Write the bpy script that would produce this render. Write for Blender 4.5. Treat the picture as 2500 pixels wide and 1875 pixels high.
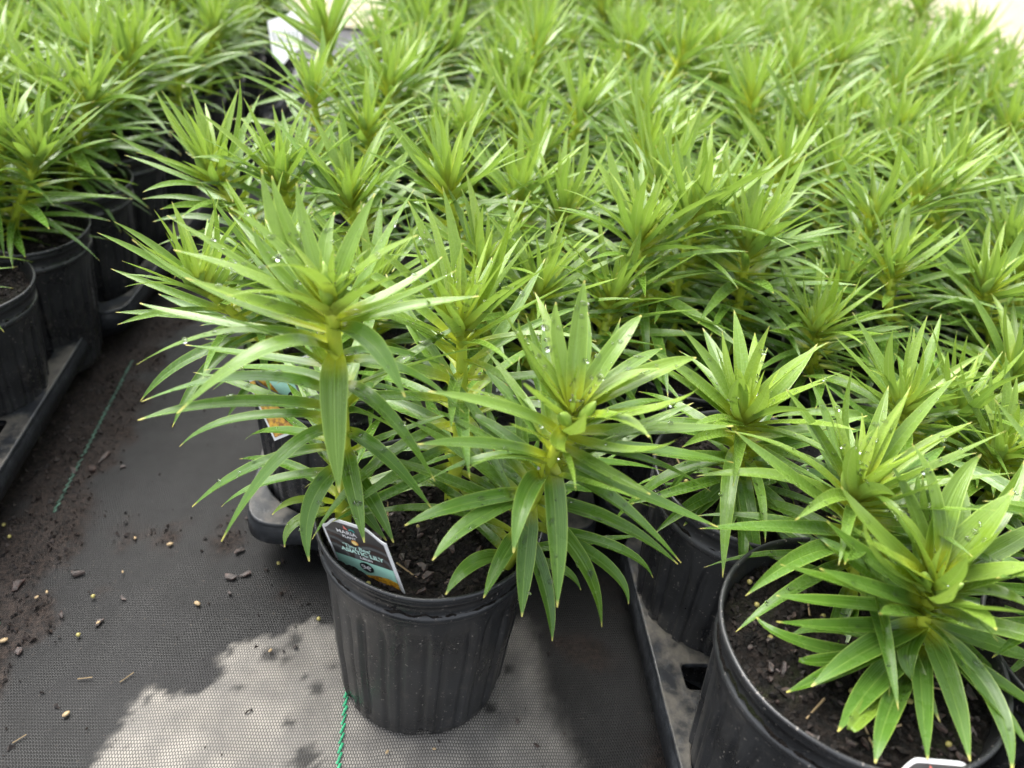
import bpy, math, random
from math import sin, cos, pi, radians, sqrt, atan2, hypot
from mathutils import Vector, Matrix, Quaternion, noise

random.seed(11)
scene = bpy.context.scene
for o in list(bpy.data.objects):
    bpy.data.objects.remove(o)
COL = scene.collection

# ------------------------------------------------------------------ camera
FPX, PITCH, ROLL, CAMH, YAW = 2036.27, 0.6153, 0.1261, 0.6011, -0.1509
IW, IH = 2500.0, 1875.0
c, s = cos(PITCH), sin(PITCH)
fw, ri, up = Vector((0, c, -s)), Vector((1, 0, 0)), Vector((0, s, c))
r2 = cos(ROLL) * ri + sin(ROLL) * up
u2 = -sin(ROLL) * ri + cos(ROLL) * up
def bed(v):   # rotate so that the rows of pots run along +Y
    return Vector((cos(YAW) * v.x - sin(YAW) * v.y, sin(YAW) * v.x + cos(YAW) * v.y, v.z))
fw, r2, u2 = bed(fw), bed(r2), bed(u2)
CAM = Vector((0, 0, CAMH))
cd = bpy.data.cameras.new('camera')
cam = bpy.data.objects.new('camera', cd)
COL.objects.link(cam)
cam.matrix_world = Matrix(((r2.x, u2.x, -fw.x, CAM.x), (r2.y, u2.y, -fw.y, CAM.y), (r2.z, u2.z, -fw.z, CAM.z), (0, 0, 0, 1)))
cd.sensor_width = 36
cd.lens = FPX / IW * 36
cd.clip_start = 0.02
cd.clip_end = 300
cd.dof.use_dof = True
cd.dof.focus_distance = 0.60
cd.dof.aperture_fstop = 5.5
scene.camera = cam
def ray(x, y):
    return fw + r2 * ((x - IW / 2) / FPX) + u2 * ((IH / 2 - y) / FPX)
def atz(x, y, z):
    d = ray(x, y); return CAM + d * ((z - CAMH) / d.z)
def atY(x, y, Y):
    d = ray(x, y); return CAM + d * (Y / d.y)

# ------------------------------------------------------------------ sky, sun, exposure
SUN_EL, SUN_AZ = radians(62), radians(-35)
w = bpy.data.worlds.new('World'); scene.world = w; w.use_nodes = True
nt = w.node_tree
bg = nt.nodes['Background']
sk = nt.nodes.new('ShaderNodeTexSky'); sk.sky_type = 'NISHITA'; sk.sun_disc = False
sk.sun_elevation = SUN_EL; sk.sun_rotation = SUN_AZ
sk.air_density = 1.0; sk.dust_density = 4.0; sk.ozone_density = 1.0
hs = nt.nodes.new('ShaderNodeHueSaturation'); hs.inputs['Saturation'].default_value = 0.30
nt.links.new(sk.outputs[0], hs.inputs['Color']); nt.links.new(hs.outputs[0], bg.inputs['Color'])
bg.inputs['Strength'].default_value = 0.15
sd = bpy.data.lights.new('sun', 'SUN'); sd.energy = 1.5; sd.angle = radians(50); sd.color = (1.0, 0.97, 0.91)
so = bpy.data.objects.new('sun', sd); COL.objects.link(so)
sdir = Vector((sin(SUN_AZ) * cos(SUN_EL), cos(SUN_AZ) * cos(SUN_EL), sin(SUN_EL)))
so.rotation_euler = sdir.to_track_quat('Z', 'Y').to_euler()
so.location = sdir * 5
vs = scene.view_settings
vs.view_transform = 'Standard'; vs.look = 'None'; vs.gamma = 1.0; vs.use_curve_mapping = False
vs.exposure = 1.88
scene.cycles.max_bounces = 8
scene.cycles.transparent_max_bounces = 8

# ------------------------------------------------------------------ helpers
def link(o, parent=None):
    COL.objects.link(o)
    if parent is not None:
        o.parent = parent
    return o
def mesh(name, verts, faces, mat=None, smooth=True, uvs=None):
    me = bpy.data.meshes.new(name)
    me.from_pydata([tuple(v) for v in verts], [], faces)
    if smooth:
        me.polygons.foreach_set('use_smooth', [True] * len(me.polygons))
    if uvs is not None:
        ul = me.uv_layers.new(name='UVMap')
        idx = [0] * len(me.loops)
        me.loops.foreach_get('vertex_index', idx)
        flat = []
        for i in idx:
            flat.extend(uvs[i])
        ul.data.foreach_set('uv', flat)
    if mat:
        me.materials.append(mat)
    me.update()
    return me
def obj(name, me, parent=None, loc=(0, 0, 0), rot=(0, 0, 0), scale=(1, 1, 1)):
    o = bpy.data.objects.new(name, me)
    o.location = loc; o.rotation_euler = rot; o.scale = scale
    return link(o, parent)
def tag(o, label=None, cat=None, group=None, kind=None):
    if label: o['label'] = label
    if cat: o['category'] = cat
    if group: o['group'] = group
    if kind: o['kind'] = kind
    return o
def empty(name, loc, rz=0):
    o = bpy.data.objects.new(name, None)
    o.empty_display_size = 0.02
    o.location = loc; o.rotation_euler = (0, 0, rz)
    return link(o)

class N:
    """small node-building helper"""
    def __init__(self, name):
        self.m = bpy.data.materials.new(name); self.m.use_nodes = True
        self.t = self.m.node_tree; self.n = self.t.nodes
        self.b = self.n['Principled BSDF']; self.out = self.n['Material Output']
    def node(self, typ, **kw):
        x = self.n.new(typ)
        for k, v in kw.items():
            setattr(x, k, v)
        return x
    def set(self, sock, v):
        if hasattr(v, 'is_output') or isinstance(v, bpy.types.NodeSocket):
            self.t.links.new(v, sock)
        else:
            sock.default_value = v
    def math(self, op, a, b=0.0, clamp=False):
        x = self.node('ShaderNodeMath', operation=op, use_clamp=clamp)
        self.set(x.inputs[0], a); self.set(x.inputs[1], b)
        return x.outputs[0]
    def mix(self, f, a, b):
        x = self.node('ShaderNodeMix', data_type='RGBA')
        self.set(x.inputs[0], f)
        for i, v in ((6, a), (7, b)):
            self.set(x.inputs[i], tuple(v) + (1,) if isinstance(v, tuple) and len(v) == 3 else v)
        return x.outputs[2]
    def noise(self, scale, vec=None, detail=3.0, rough=0.55, dist=0.0):
        x = self.node('ShaderNodeTexNoise')
        x.inputs['Scale'].default_value = scale; x.inputs['Detail'].default_value = detail
        x.inputs['Roughness'].default_value = rough; x.inputs['Distortion'].default_value = dist
        if vec is not None: self.t.links.new(vec, x.inputs['Vector'])
        return x.outputs[0]
    def ramp(self, f, lo, hi, a=0.0, b=1.0):
        x = self.node('ShaderNodeMapRange', clamp=True, interpolation_type='SMOOTHSTEP')
        self.set(x.inputs[0], f); self.set(x.inputs[1], lo); self.set(x.inputs[2], hi)
        x.inputs[3].default_value = a; x.inputs[4].default_value = b
        return x.outputs[0]
    def coord(self, which='Object'):
        if not hasattr(self, 'tc'): self.tc = self.node('ShaderNodeTexCoord')
        return self.tc.outputs[which]
    def bump(self, h, strength=0.4, dist=0.001, normal=None):
        x = self.node('ShaderNodeBump')
        x.inputs['Strength'].default_value = strength; x.inputs['Distance'].default_value = dist
        self.t.links.new(h, x.inputs['Height'])
        if normal is not None: self.t.links.new(normal, x.inputs['Normal'])
        self.t.links.new(x.outputs[0], self.b.inputs['Normal'])
        return x.outputs[0]

# ------------------------------------------------------------------ materials
def leaf_material(name, attr):
    k = N(name)
    uv = k.node('ShaderNodeUVMap'); uv.uv_map = 'UVMap'
    sp = k.node('ShaderNodeSeparateXYZ'); k.t.links.new(uv.outputs[0], sp.inputs[0])
    u, v = sp.outputs[0], sp.outputs[1]
    oi = k.node('ShaderNodeObjectInfo')
    if attr:
        at = k.node('ShaderNodeAttribute', attribute_name='youth')
        ss = k.node('ShaderNodeSeparateXYZ'); k.t.links.new(at.outputs['Vector'], ss.inputs[0])
        youth, rnd = ss.outputs[0], ss.outputs[1]
    else:
        ss = k.node('ShaderNodeSeparateColor'); k.t.links.new(oi.outputs['Color'], ss.inputs[0])
        youth, rnd = ss.outputs[0], ss.outputs[1]
    a = k.math('ABSOLUTE', k.math('SUBTRACT', u, 0.5))          # 0 at the midrib, .5 at the margin
    # streaks that run along the leaf
    cb = k.node('ShaderNodeCombineXYZ')
    k.t.links.new(k.math('MULTIPLY', u, 26.0), cb.inputs[0]); k.t.links.new(k.math('MULTIPLY', v, 1.6), cb.inputs[1])
    k.t.links.new(k.math('MULTIPLY', rnd, 37.0), cb.inputs[2])
    streak = k.noise(1.0, cb.outputs[0], 2.0)
    blot = k.noise(55.0, k.coord('Object'), 3.0)
    old = k.mix(k.ramp(rnd, 0.0, 1.0), (0.036, 0.104, 0.004), (0.068, 0.172, 0.022))
    yng = k.mix(k.ramp(rnd, 0.0, 1.0), (0.290, 0.400, 0.034), (0.400, 0.500, 0.090))
    col = k.mix(youth, old, yng)
    col = k.mix(k.ramp(streak, 0.35, 0.70, 0.0, 0.60), col, k.mix(youth, (0.135, 0.268, 0.055), (0.41, 0.51, 0.110)))
    col = k.mix(k.ramp(blot, 0.45, 0.8, 0.0, 0.35), col, k.mix(youth, (0.022, 0.082, 0.006), (0.16, 0.30, 0.03)))
    groove = k.math('SINE', k.math('MULTIPLY', a, 75.0))
    col = k.mix(k.ramp(groove, 0.45, 0.95, 0.0, 0.55), col, k.mix(youth, (0.024, 0.088, 0.003), (0.18, 0.33, 0.02)))
    # pale base, midrib, margin, tip
    col = k.mix(k.ramp(v, k.math('ADD', 0.20, k.math('MULTIPLY', youth, 0.40)), 0.0, 0.0, 0.88), col, (0.50, 0.54, 0.035))
    col = k.mix(k.ramp(a, 0.035, 0.006, 0.0, 0.50), col, (0.28, 0.43, 0.09))
    col = k.mix(k.ramp(a, 0.435, 0.490, 0.0, 0.55), col, (0.38, 0.52, 0.10))
    col = k.mix(k.ramp(v, 0.945, 0.992, 0.0, 0.9), col, (0.56, 0.50, 0.13))
    geo = k.node('ShaderNodeNewGeometry')
    back = k.mix(youth, (0.125, 0.240, 0.055), (0.320, 0.420, 0.075))
    back = k.mix(k.ramp(streak, 0.35, 0.75, 0.0, 0.4), back, (0.30, 0.43, 0.09))
    back = k.mix(k.ramp(a, 0.055, 0.01, 0.0, 0.5), back, (0.34, 0.45, 0.16))
    back = k.mix(k.ramp(v, k.math('ADD', 0.20, k.math('MULTIPLY', youth, 0.40)), 0.0, 0.0, 0.75), back, (0.46, 0.49, 0.05))
    cfin = k.mix(geo.outputs['Backfacing'], col, back)
    k.set(k.b.inputs['Base Color'], cfin)
    wet = k.noise(38.0, k.coord('Object'), 4.0, 0.6)
    k.set(k.b.inputs['Roughness'], k.math('ADD', k.ramp(wet, 0.42, 0.62, 0.14, 0.36), k.math('MULTIPLY', geo.outputs['Backfacing'], 0.18)))
    k.b.inputs['Specular IOR Level'].default_value = 0.44
    k.b.inputs['Coat Weight'].default_value = 0.10; k.b.inputs['Coat Roughness'].default_value = 0.12
    vein = k.math('SINE', k.math('MULTIPLY', u, 62.0))
    h = k.math('ADD', k.math('MULTIPLY', vein, 0.12), k.math('ADD', k.math('MULTIPLY', streak, 0.7), k.ramp(wet, 0.60, 0.64, 0.0, 0.5)))
    h = k.math('SUBTRACT', h, k.ramp(a, 0.07, 0.0, 0.0, 1.0))
    k.bump(h, 0.35, 0.0007)
    tr = k.node('ShaderNodeBsdfTranslucent')
    k.set(tr.inputs['Color'], k.mix(0.35, cfin, (0.28, 0.46, 0.01)))
    mx = k.node('ShaderNodeMixShader'); mx.inputs[0].default_value = 0.26
    k.t.links.new(k.b.outputs[0], mx.inputs[1]); k.t.links.new(tr.outputs[0], mx.inputs[2])
    k.t.links.new(mx.outputs[0], k.out.inputs['Surface'])
    return k.m
M_LEAF = leaf_material('lily_leaf', False)
M_FOL = leaf_material('lily_foliage', True)

def simple(name, col, rough=0.6, var=0.25, scale=40.0, bump=0.0, dist=0.001, col2=None, spec=0.5):
    k = N(name)
    n = k.noise(scale, k.coord('Object'), 5.0)
    c2 = col2 or tuple(x * (1 - var) for x in col)
    k.set(k.b.inputs['Base Color'], k.mix(k.ramp(n, 0.35, 0.68), c2, col))
    k.b.inputs['Roughness'].default_value = rough
    k.b.inputs['Specular IOR Level'].default_value = spec
    if bump: k.bump(n, bump, dist)
    return k.m
M_STEM = simple('lily_stem', (0.47, 0.53, 0.050), 0.42, 0.3, 60, 0.15, 0.001, (0.34, 0.44, 0.040))
M_BUD = simple('lily_bud', (0.30, 0.40, 0.09), 0.40, 0.3, 90, 0.1, 0.0006, (0.20, 0.31, 0.05))
M_BEAD = simple('fertilizer_bead', (0.38, 0.33, 0.10), 0.35, 0.3, 120)
M_THREAD = simple('green_thread', (0.030, 0.36, 0.165), 0.5, 0.4, 200)
M_THREAD_W = simple('worn_green_thread', (0.022, 0.085, 0.052), 0.55, 0.5, 120)
M_WHITE = simple('white_card', (0.80, 0.80, 0.80), 0.35, 0.04, 20)

def pot_material():
    k = N('black_pot_plastic')
    co = k.coord('Object')
    n = k.noise(22.0, co, 4.0); fine = k.noise(900.0, co, 2.0)
    dust = k.ramp(k.noise(55.0, co, 7.0, 0.75), 0.54, 0.74)
    fleck = k.ramp(k.noise(420.0, co, 2.0), 0.66, 0.72)
    col = k.mix(k.ramp(n, 0.3, 0.7), (0.0135, 0.0140, 0.0150), (0.0290, 0.0300, 0.0315))
    col = k.mix(k.math('MULTIPLY', dust, 0.40), col, (0.11, 0.095, 0.080))
    col = k.mix(k.math('MULTIPLY', fleck, 0.75), col, (0.24, 0.215, 0.19))
    k.set(k.b.inputs['Base Color'], col)
    k.set(k.b.inputs['Roughness'], k.ramp(n, 0.3, 0.7, 0.24, 0.42))
    k.bump(k.math('ADD', k.math('MULTIPLY', fine, 0.4), n), 0.22, 0.0012)
    return k.m
M_POT = pot_material()
def tray_material():
    k = N('grey_black_tray_plastic')
    co = k.coord('Object')
    d = k.ramp(k.noise(26.0, co, 6.0, 0.65), 0.42, 0.62)
    d2 = k.ramp(k.noise(110.0, co, 4.0, 0.6), 0.45, 0.75)
    geo = k.node('ShaderNodeNewGeometry')
    sp = k.node('ShaderNodeSeparateXYZ'); k.t.links.new(geo.outputs['Normal'], sp.inputs[0])
    top = k.ramp(sp.outputs[2], 0.55, 0.95)                       # silt settles on level faces
    col = k.mix(d2, (0.018, 0.020, 0.023), (0.042, 0.046, 0.052))
    col = k.mix(k.math('MULTIPLY', k.math('MULTIPLY', d, top), 0.75), col, (0.150, 0.135, 0.110))
    k.set(k.b.inputs['Base Color'], col)
    k.set(k.b.inputs['Roughness'], k.ramp(d, 0.0, 1.0, 0.36, 0.62))
    k.bump(d2, 0.25, 0.001)
    return k.m
M_TRAY = tray_material()
def soil_material():
    k = N('potting_soil')
    co = k.coord('Object')
    n = k.noise(140.0, co, 6.0, 0.7); g = k.noise(18.0, co, 3.0); f = k.noise(420.0, co, 3.0)
    col = k.mix(k.ramp(n, 0.35, 0.7), (0.0020, 0.0018, 0.0016), (0.017, 0.012, 0.009))
    col = k.mix(k.math('MULTIPLY', k.ramp(g, 0.55, 0.72), 0.7), col, (0.016, 0.021, 0.005))
    k.set(k.b.inputs['Base Color'], col)
    k.b.inputs['Specular IOR Level'].default_value = 0.22
    k.set(k.b.inputs['Roughness'], k.ramp(f, 0.4, 0.6, 0.5, 0.95))
    k.bump(k.math('ADD', n, k.math('MULTIPLY', f, 0.5)), 1.0, 0.006)
    return k.m
M_SOIL = soil_material()
def bark_material():
    k = N('bark_chip')
    oi = k.node('ShaderNodeObjectInfo')
    co = k.coord('Object')
    n = k.noise(180.0, co, 4.0)
    a = k.mix(oi.outputs['Random'], (0.050, 0.022, 0.016), (0.095, 0.070, 0.060))
    b = k.mix(oi.outputs['Random'], (0.016, 0.010, 0.008), (0.040, 0.036, 0.034))
    k.set(k.b.inputs['Base Color'], k.mix(k.ramp(n, 0.35, 0.65), b, a))
    k.b.inputs['Roughness'].default_value = 0.6
    k.bump(n, 0.5, 0.002)
    return k.m
M_BARK = bark_material()
def straw_material():
    return simple('pale_straw', (0.42, 0.30, 0.16), 0.6, 0.4, 200)
M_STRAW = straw_material()
def water_material():
    k = N('water_drop')
    k.b.inputs['Base Color'].default_value = (1, 1, 1, 1)
    k.b.inputs['Roughness'].default_value = 0.02
    k.b.inputs['IOR'].default_value = 1.33
    k.b.inputs['Transmission Weight'].default_value = 1.0
    # even a drop lets light through to the leaf it lies on
    n = k.noise(300.0, k.coord('Object'), 1.0)
    k.bump(n, 0.05, 0.0002)
    return k.m
M_WATER = water_material()

def fabric_material():
    k = N('woven_ground_fabric')
    co = k.coord('Object')
    wn = k.node('ShaderNodeTexNoise'); wn.inputs['Scale'].default_value = 9.0; wn.inputs['Detail'].default_value = 2.0
    k.t.links.new(co, wn.inputs['Vector'])
    va = k.node('ShaderNodeVectorMath', operation='MULTIPLY_ADD')
    k.t.links.new(wn.outputs['Color'], va.inputs[0]); va.inputs[1].default_value = (0.010, 0.010, 0); k.t.links.new(co, va.inputs[2])
    sp = k.node('ShaderNodeSeparateXYZ'); k.t.links.new(va.outputs[0], sp.inputs[0])
    x, y = sp.outputs[0], sp.outputs[1]
    row = k.math('FRACT', k.math('MULTIPLY', y, 1 / 0.0026 / 2))       # two picks per period
    odd = k.math('GREATER_THAN', row, 0.5)
    sx = k.math('SINE', k.math('ADD', k.math('MULTIPLY', x, 2 * pi / 0.0021), k.math('MULTIPLY', odd, pi)))
    sy = k.math('ABSOLUTE', k.math('SINE', k.math('MULTIPLY', y, pi / 0.0026)))
    weave = k.math('MULTIPLY', k.math('ADD', k.math('MULTIPLY', sx, 0.5), 0.5), sy)     # 0 in the holes, 1 on the tapes
    dry = k.node('ShaderNodeAttribute', attribute_name='dry').outputs['Fac']
    dirt = k.node('ShaderNodeAttribute', attribute_name='dirt').outputs['Fac']
    n1 = k.noise(35.0, co, 5.0, 0.6); n2 = k.noise(260.0, co, 3.0, 0.7); n3 = k.noise(6.0, co, 3.0)
    tape_w = k.mix(k.ramp(n3, 0.35, 0.65), (0.0058, 0.0056, 0.0052), (0.0130, 0.0130, 0.0134))
    tape_d = k.mix(k.ramp(n1, 0.3, 0.7), (0.190, 0.180, 0.163), (0.310, 0.289, 0.254))
    hole_w = (0.006, 0.006, 0.006); hole_d = (0.085, 0.081, 0.076)
    wcol = k.mix(k.ramp(weave, 0.05, 0.55), hole_w, tape_w)
    dcol = k.mix(k.ramp(weave, 0.02, 0.42), hole_d, tape_d)
    col = k.mix(dry, wcol, dcol)
    col = k.mix(k.math('MULTIPLY', k.ramp(n2, 0.66, 0.74), 0.35), col, (0.16, 0.13, 0.10))
    soil = k.mix(k.ramp(n2, 0.35, 0.7), (0.008, 0.006, 0.005), (0.034, 0.024, 0.019))
    col = k.mix(dirt, col, soil)
    k.set(k.b.inputs['Base Color'], col)
    rw = k.ramp(n1, 0.35, 0.65, 0.36, 0.56)
    r = k.math('ADD', rw, k.math('MULTIPLY', k.math('MAXIMUM', dry, dirt), 0.42), True)
    k.set(k.b.inputs['Roughness'], r)
    k.set(k.b.inputs['Specular IOR Level'], k.math('SUBTRACT', 0.32, k.math('MULTIPLY', dry, 0.17)))
    k.bump(k.math('ADD', k.math('MULTIPLY', weave, 1.0), k.math('MULTIPLY', k.math('MULTIPLY', n2, dirt), 3.0)), 0.55, 0.0011)
    return k.m
M_FABRIC = fabric_material()
def gravel_material():
    k = N('pale_gravel')
    co = k.coord('Object')
    n = k.noise(60.0, co, 5.0, 0.7); g = k.noise(2.0, co, 2.0)
    col = k.mix(k.ramp(n, 0.35, 0.65), (0.20, 0.17, 0.115), (0.36, 0.32, 0.22))
    col = k.mix(k.ramp(g, 0.5, 0.7, 0.0, 0.5), col, (0.36, 0.38, 0.17))
    k.set(k.b.inputs['Base Color'], col); k.b.inputs['Roughness'].default_value = 0.9
    k.bump(n, 0.8, 0.006)
    return k.m
M_GRAVEL = gravel_material()

# ------------------------------------------------------------------ ground
DRYPX = [(p[0] * .4219, 1175 + p[1] * .4219) for p in
         [(500, 1760), (520, 1659), (600, 1500), (690, 1400), (760, 1270), (830, 1175), (890, 1165), (930, 1200), (1010, 1200),
          (1090, 1225), (1160, 1210), (1230, 1160), (1310, 1090), (1250, 1060), (1240, 1010), (1300, 960), (1380, 910),
          (1460, 880), (1540, 870), (1640, 870), (1720, 820), (1810, 775), (1850, 820), (1960, 800)]] + \
        [(1000, 1560), (1280, 1500), (1303, 1525), (1323, 1587), (1338, 1668), (1354, 1729), (1400, 1800), (1440, 1900), (1440, 2100), (190, 2100)]
DRY = [atz(x, y, 0).xy for x, y in DRYPX]
SPOTS = [(721, 1559, 22), (662, 1593, 24), (700, 1607, 12), (810, 1622, 10), (776, 1677, 21), (747, 1650, 9), (586, 1677, 14), (705, 1761, 14),
         (745, 1850, 34), (359, 1707, 10), (483, 1783, 7), (308, 1816, 6), (1241, 1631, 14), (1199, 1729, 17), (560, 1590, 12), (420, 1690, 12)]
SPOTS = [(atz(x, y, 0).xy, r * 0.00033) for x, y, r in SPOTS]
def poly_sd(p, poly):
    inside = False; d = 9.0; n = len(poly); j = n - 1
    for i in range(n):
        a, b = poly[i], poly[j]
        if (a.y > p.y) != (b.y > p.y) and p.x < (b.x - a.x) * (p.y - a.y) / (b.y - a.y) + a.x:
            inside = not inside
        ab = b - a; t = max(0, min(1, (p - a).dot(ab) / ab.length_squared))
        d = min(d, (a + ab * t - p).length); j = i
    return -d if inside else d
def sstep(x, a, b):
    t = max(0.0, min(1.0, (x - a) / (b - a))); return t * t * (3 - 2 * t)
def dry_at(p):
    if not (-0.45 < p.x < 0.35 and 0.1 < p.y < 0.62): return 0.0
    q = Vector((p.x, p.y, 0))
    d = poly_sd(p, DRY) + 0.006 * noise.noise(q * 90) + 0.004 * noise.noise(q * 260) + 0.002
    soft = 0.004 + 0.012 * sstep(p.x, 0.055, 0.14)
    v = 1 - sstep(d, -soft, soft * 0.6)
    for c0, r in SPOTS:
        e = (p - c0).length
        if e < r * 2.2:
            v *= 1 - 0.85 * (1 - sstep(e + r * 0.5 * noise.noise(q * 220), r * 0.55, r * 1.25))
    v *= 0.92 + 0.26 * noise.noise(q * 40)
    v *= 1 - 0.12 * sstep(p.x, 0.05, 0.16)
    return max(0.0, min(1.0, v))
def dirt_at(p):
    q = Vector((p.x, p.y, 1.7))
    n = noise.fractal(q * 16, 1.0, 2.0, 4)
    base = sstep(-p.x, 0.235, 0.335) * 0.85 if p.y < 1.3 else 0.35
    if -0.36 < p.x < -0.02 and 0.40 < p.y < 0.62:
        base = max(base, 0.42 * sstep(p.y, 0.44, 0.54))
    if p.x > 0.13: base = max(base, 0.35)
    v = sstep(base + 0.55 * n, 0.42, 0.72)
    return v * 0.95 if p.y < 3 else 0.2
def axis(lo, hi, step, far):
    a = []; v = lo
    while v < hi + 1e-9: a.append(v); v += step
    left, right = [], []
    x, st = lo, step
    while x > -far:
        st *= 1.6; x -= st; left.append(max(x, -far))
    x, st = hi, step
    while x < far:
        st *= 1.6; x += st; right.append(min(x, far))
    return left[::-1] + a + right
gx = axis(-0.48, 0.32, 0.0045, 70.0); gy = axis(0.12, 0.98, 0.0045, 70.0)
gv, gf, gd, gt = [], [], [], []
for y in gy:
    for x in gx:
        p = Vector((x, y))
        z = 0.0
        if -1 < x < 1 and -0.5 < y < 2:
            z = 0.0016 * noise.noise(Vector((x * 14, y * 5, 3))) + 0.0008 * noise.noise(Vector((x * 45, y * 30, 5)))
        gv.append((x, y, z - 0.0015)); gd.append(dry_at(p)); gt.append(dirt_at(p))
nx = len(gx)
for j in range(len(gy) - 1):
    for i in range(nx - 1):
        a = j * nx + i; gf.append((a, a + 1, a + 1 + nx, a + nx))
gm = mesh('ground_fabric', gv, gf, M_FABRIC)
for nm, dat in (('dry', gd), ('dirt', gt)):
    at = gm.attributes.new(nm, 'FLOAT', 'POINT'); at.data.foreach_set('value', dat)
ground = obj('ground_fabric', gm)
tag(ground, 'black woven ground fabric, dark where wet and pale grey where dry', 'ground', kind='structure')
gr = obj('gravel_yard', mesh('gravel_yard', [(-70, 2.55, 0.006), (70, 2.55, 0.006), (70, 69, 0.006), (-70, 69, 0.006)], [(0, 1, 2, 3)], M_GRAVEL))
tag(gr, 'pale yellowish gravel beyond the rows of pots', 'gravel', kind='structure')

def thread(x0, ya, yb, mat, wv=0.0016):
    V, F = [], []
    y = ya; k = 0
    while y < yb:
        sgn = 1 if k % 2 == 0 else -1
        cx = x0 + 0.0006 * sgn + 0.0012 * noise.noise(Vector((x0 * 9, y * 14, 0)))
        d = Vector((0.0016, 0.0042)).normalized()
        n = Vector((-d.y, d.x))
        L, W = 0.0026, wv * random.uniform(0.6, 1.1)
        b = len(V)
        for (i, j, z) in ((-1, -1, .0001), (1, -1, .0001), (1, 1, .0001), (-1, 1, .0001), (-.7, -.45, .0009), (.7, -.45, .0009), (.7, .45, .0009), (-.7, .45, .0009)):
            q = Vector((cx, y)) + d * (i * L) + n * (j * W)
            V.append((q.x, q.y, z - 0.0002))
        F += [(b + 4, b + 5, b + 6, b + 7), (b, b + 1, b + 5, b + 4), (b + 1, b + 2, b + 6, b + 5), (b + 2, b + 3, b + 7, b + 6), (b + 3, b, b + 4, b + 7)]
        y += 0.0040 * random.uniform(.9, 1.1) + (0.004 if random.random() < .04 else 0); k += 1
    o = obj('marker_thread', mesh('marker_thread', V, F, mat), ground)
    o['label'] = 'green zigzag marker thread woven into the ground fabric'
    return o
thread(-0.0405, 0.10, 0.43, M_THREAD, 0.0010)
thread(-0.330, 0.40, 0.475, M_THREAD, .0010)
thread(-0.330, 0.605, 0.86, M_THREAD_W, .0010)

# ------------------------------------------------------------------ pot
def pot_profile(R, H, rb):
    """outer wall radius at height z"""
    def r(z):
        t = z / H
        return rb + (R * 0.935 - rb) * (t / 0.86) ** 0.92 if t < 0.86 else R * 0.935
    return r
def make_pot_mesh(R, H, rb, npan=15, per=20, seed=0):
    rf = pot_profile(R, H, rb)
    nth = npan * per
    zs = [0.0, 0.004, 0.012] + [0.02 + (0.80 * H - 0.02) * i / 15 for i in range(16)] + [0.82 * H, 0.835 * H, 0.845 * H]
    V, F = [], []
    rnd = random.Random(seed)
    def panel(th, z):
        u = (th / (2 * pi) * npan) % 1.0
        du = abs(u - 0.5) * 2
        half = 0.70
        ztop = 0.775 * H - (0.075 * H) * (1 - sqrt(max(0.0, 1 - min(1, du / half) ** 2.6)))
        a = (1 - sstep(du, half - 0.04, half + 0.10)) * (1 - 0.55 * (1 - sstep(du, 0.30, half - 0.08)))
        return a * (1 - sstep(z, ztop - 0.004, ztop + 0.003)) * sstep(z, 0.002, 0.010)
    for z in zs:
        for k in range(nth):
            th = 2 * pi * k / nth
            rr = rf(z)
            if z == 0: rr -= 0.0035
            elif z < 0.006: rr -= 0.001
            rr -= 0.0030 * panel(th, z)
            rr += 0.0009 * noise.noise(Vector((cos(th) * 1.3, sin(th) * 1.3, z * 20 + seed)))
            V.append((rr * cos(th), rr * sin(th), z))
    n = len(zs)
    for j in range(n - 1):
        for k in range(nth):
            a = j * nth + k; b = j * nth + (k + 1) % nth
            F.append((a, b, b + nth, a + nth))
    # drain notches at the foot: darker slots, cut as inward dents
    for m in range(6):
        th0 = 2 * pi * (m + 0.35) / 6
        for i, (x, y, z) in enumerate(V):
            if z < 0.0125:
                d = abs((atan2(y, x) - th0 + pi) % (2 * pi) - pi)
                if d < 0.085:
                    q = 1 - 0.10 * (1 - z / 0.0125)
                    V[i] = (x * q, y * q, z)
    b = len(V); V.append((0, 0, 0.001)); F += [(b, (k + 1) % nth, k) for k in range(nth)]
    # inside wall down to the soil
    base = len(V)
    for z, rr in ((0.845 * H, R * 0.905), (0.60 * H, rf(0.6 * H) - 0.004), (0.50 * H, 0.0)):
        for k in range(48):
            th = 2 * pi * k / 48; V.append((rr * cos(th), rr * sin(th), z))
    for j in range(2):
        for k in range(48):
            a = base + j * 48 + k; bb = base + j * 48 + (k + 1) % 48
            F.append((a, a + 48, bb + 48, bb))
    return mesh('pot', V, F, M_POT)
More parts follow.
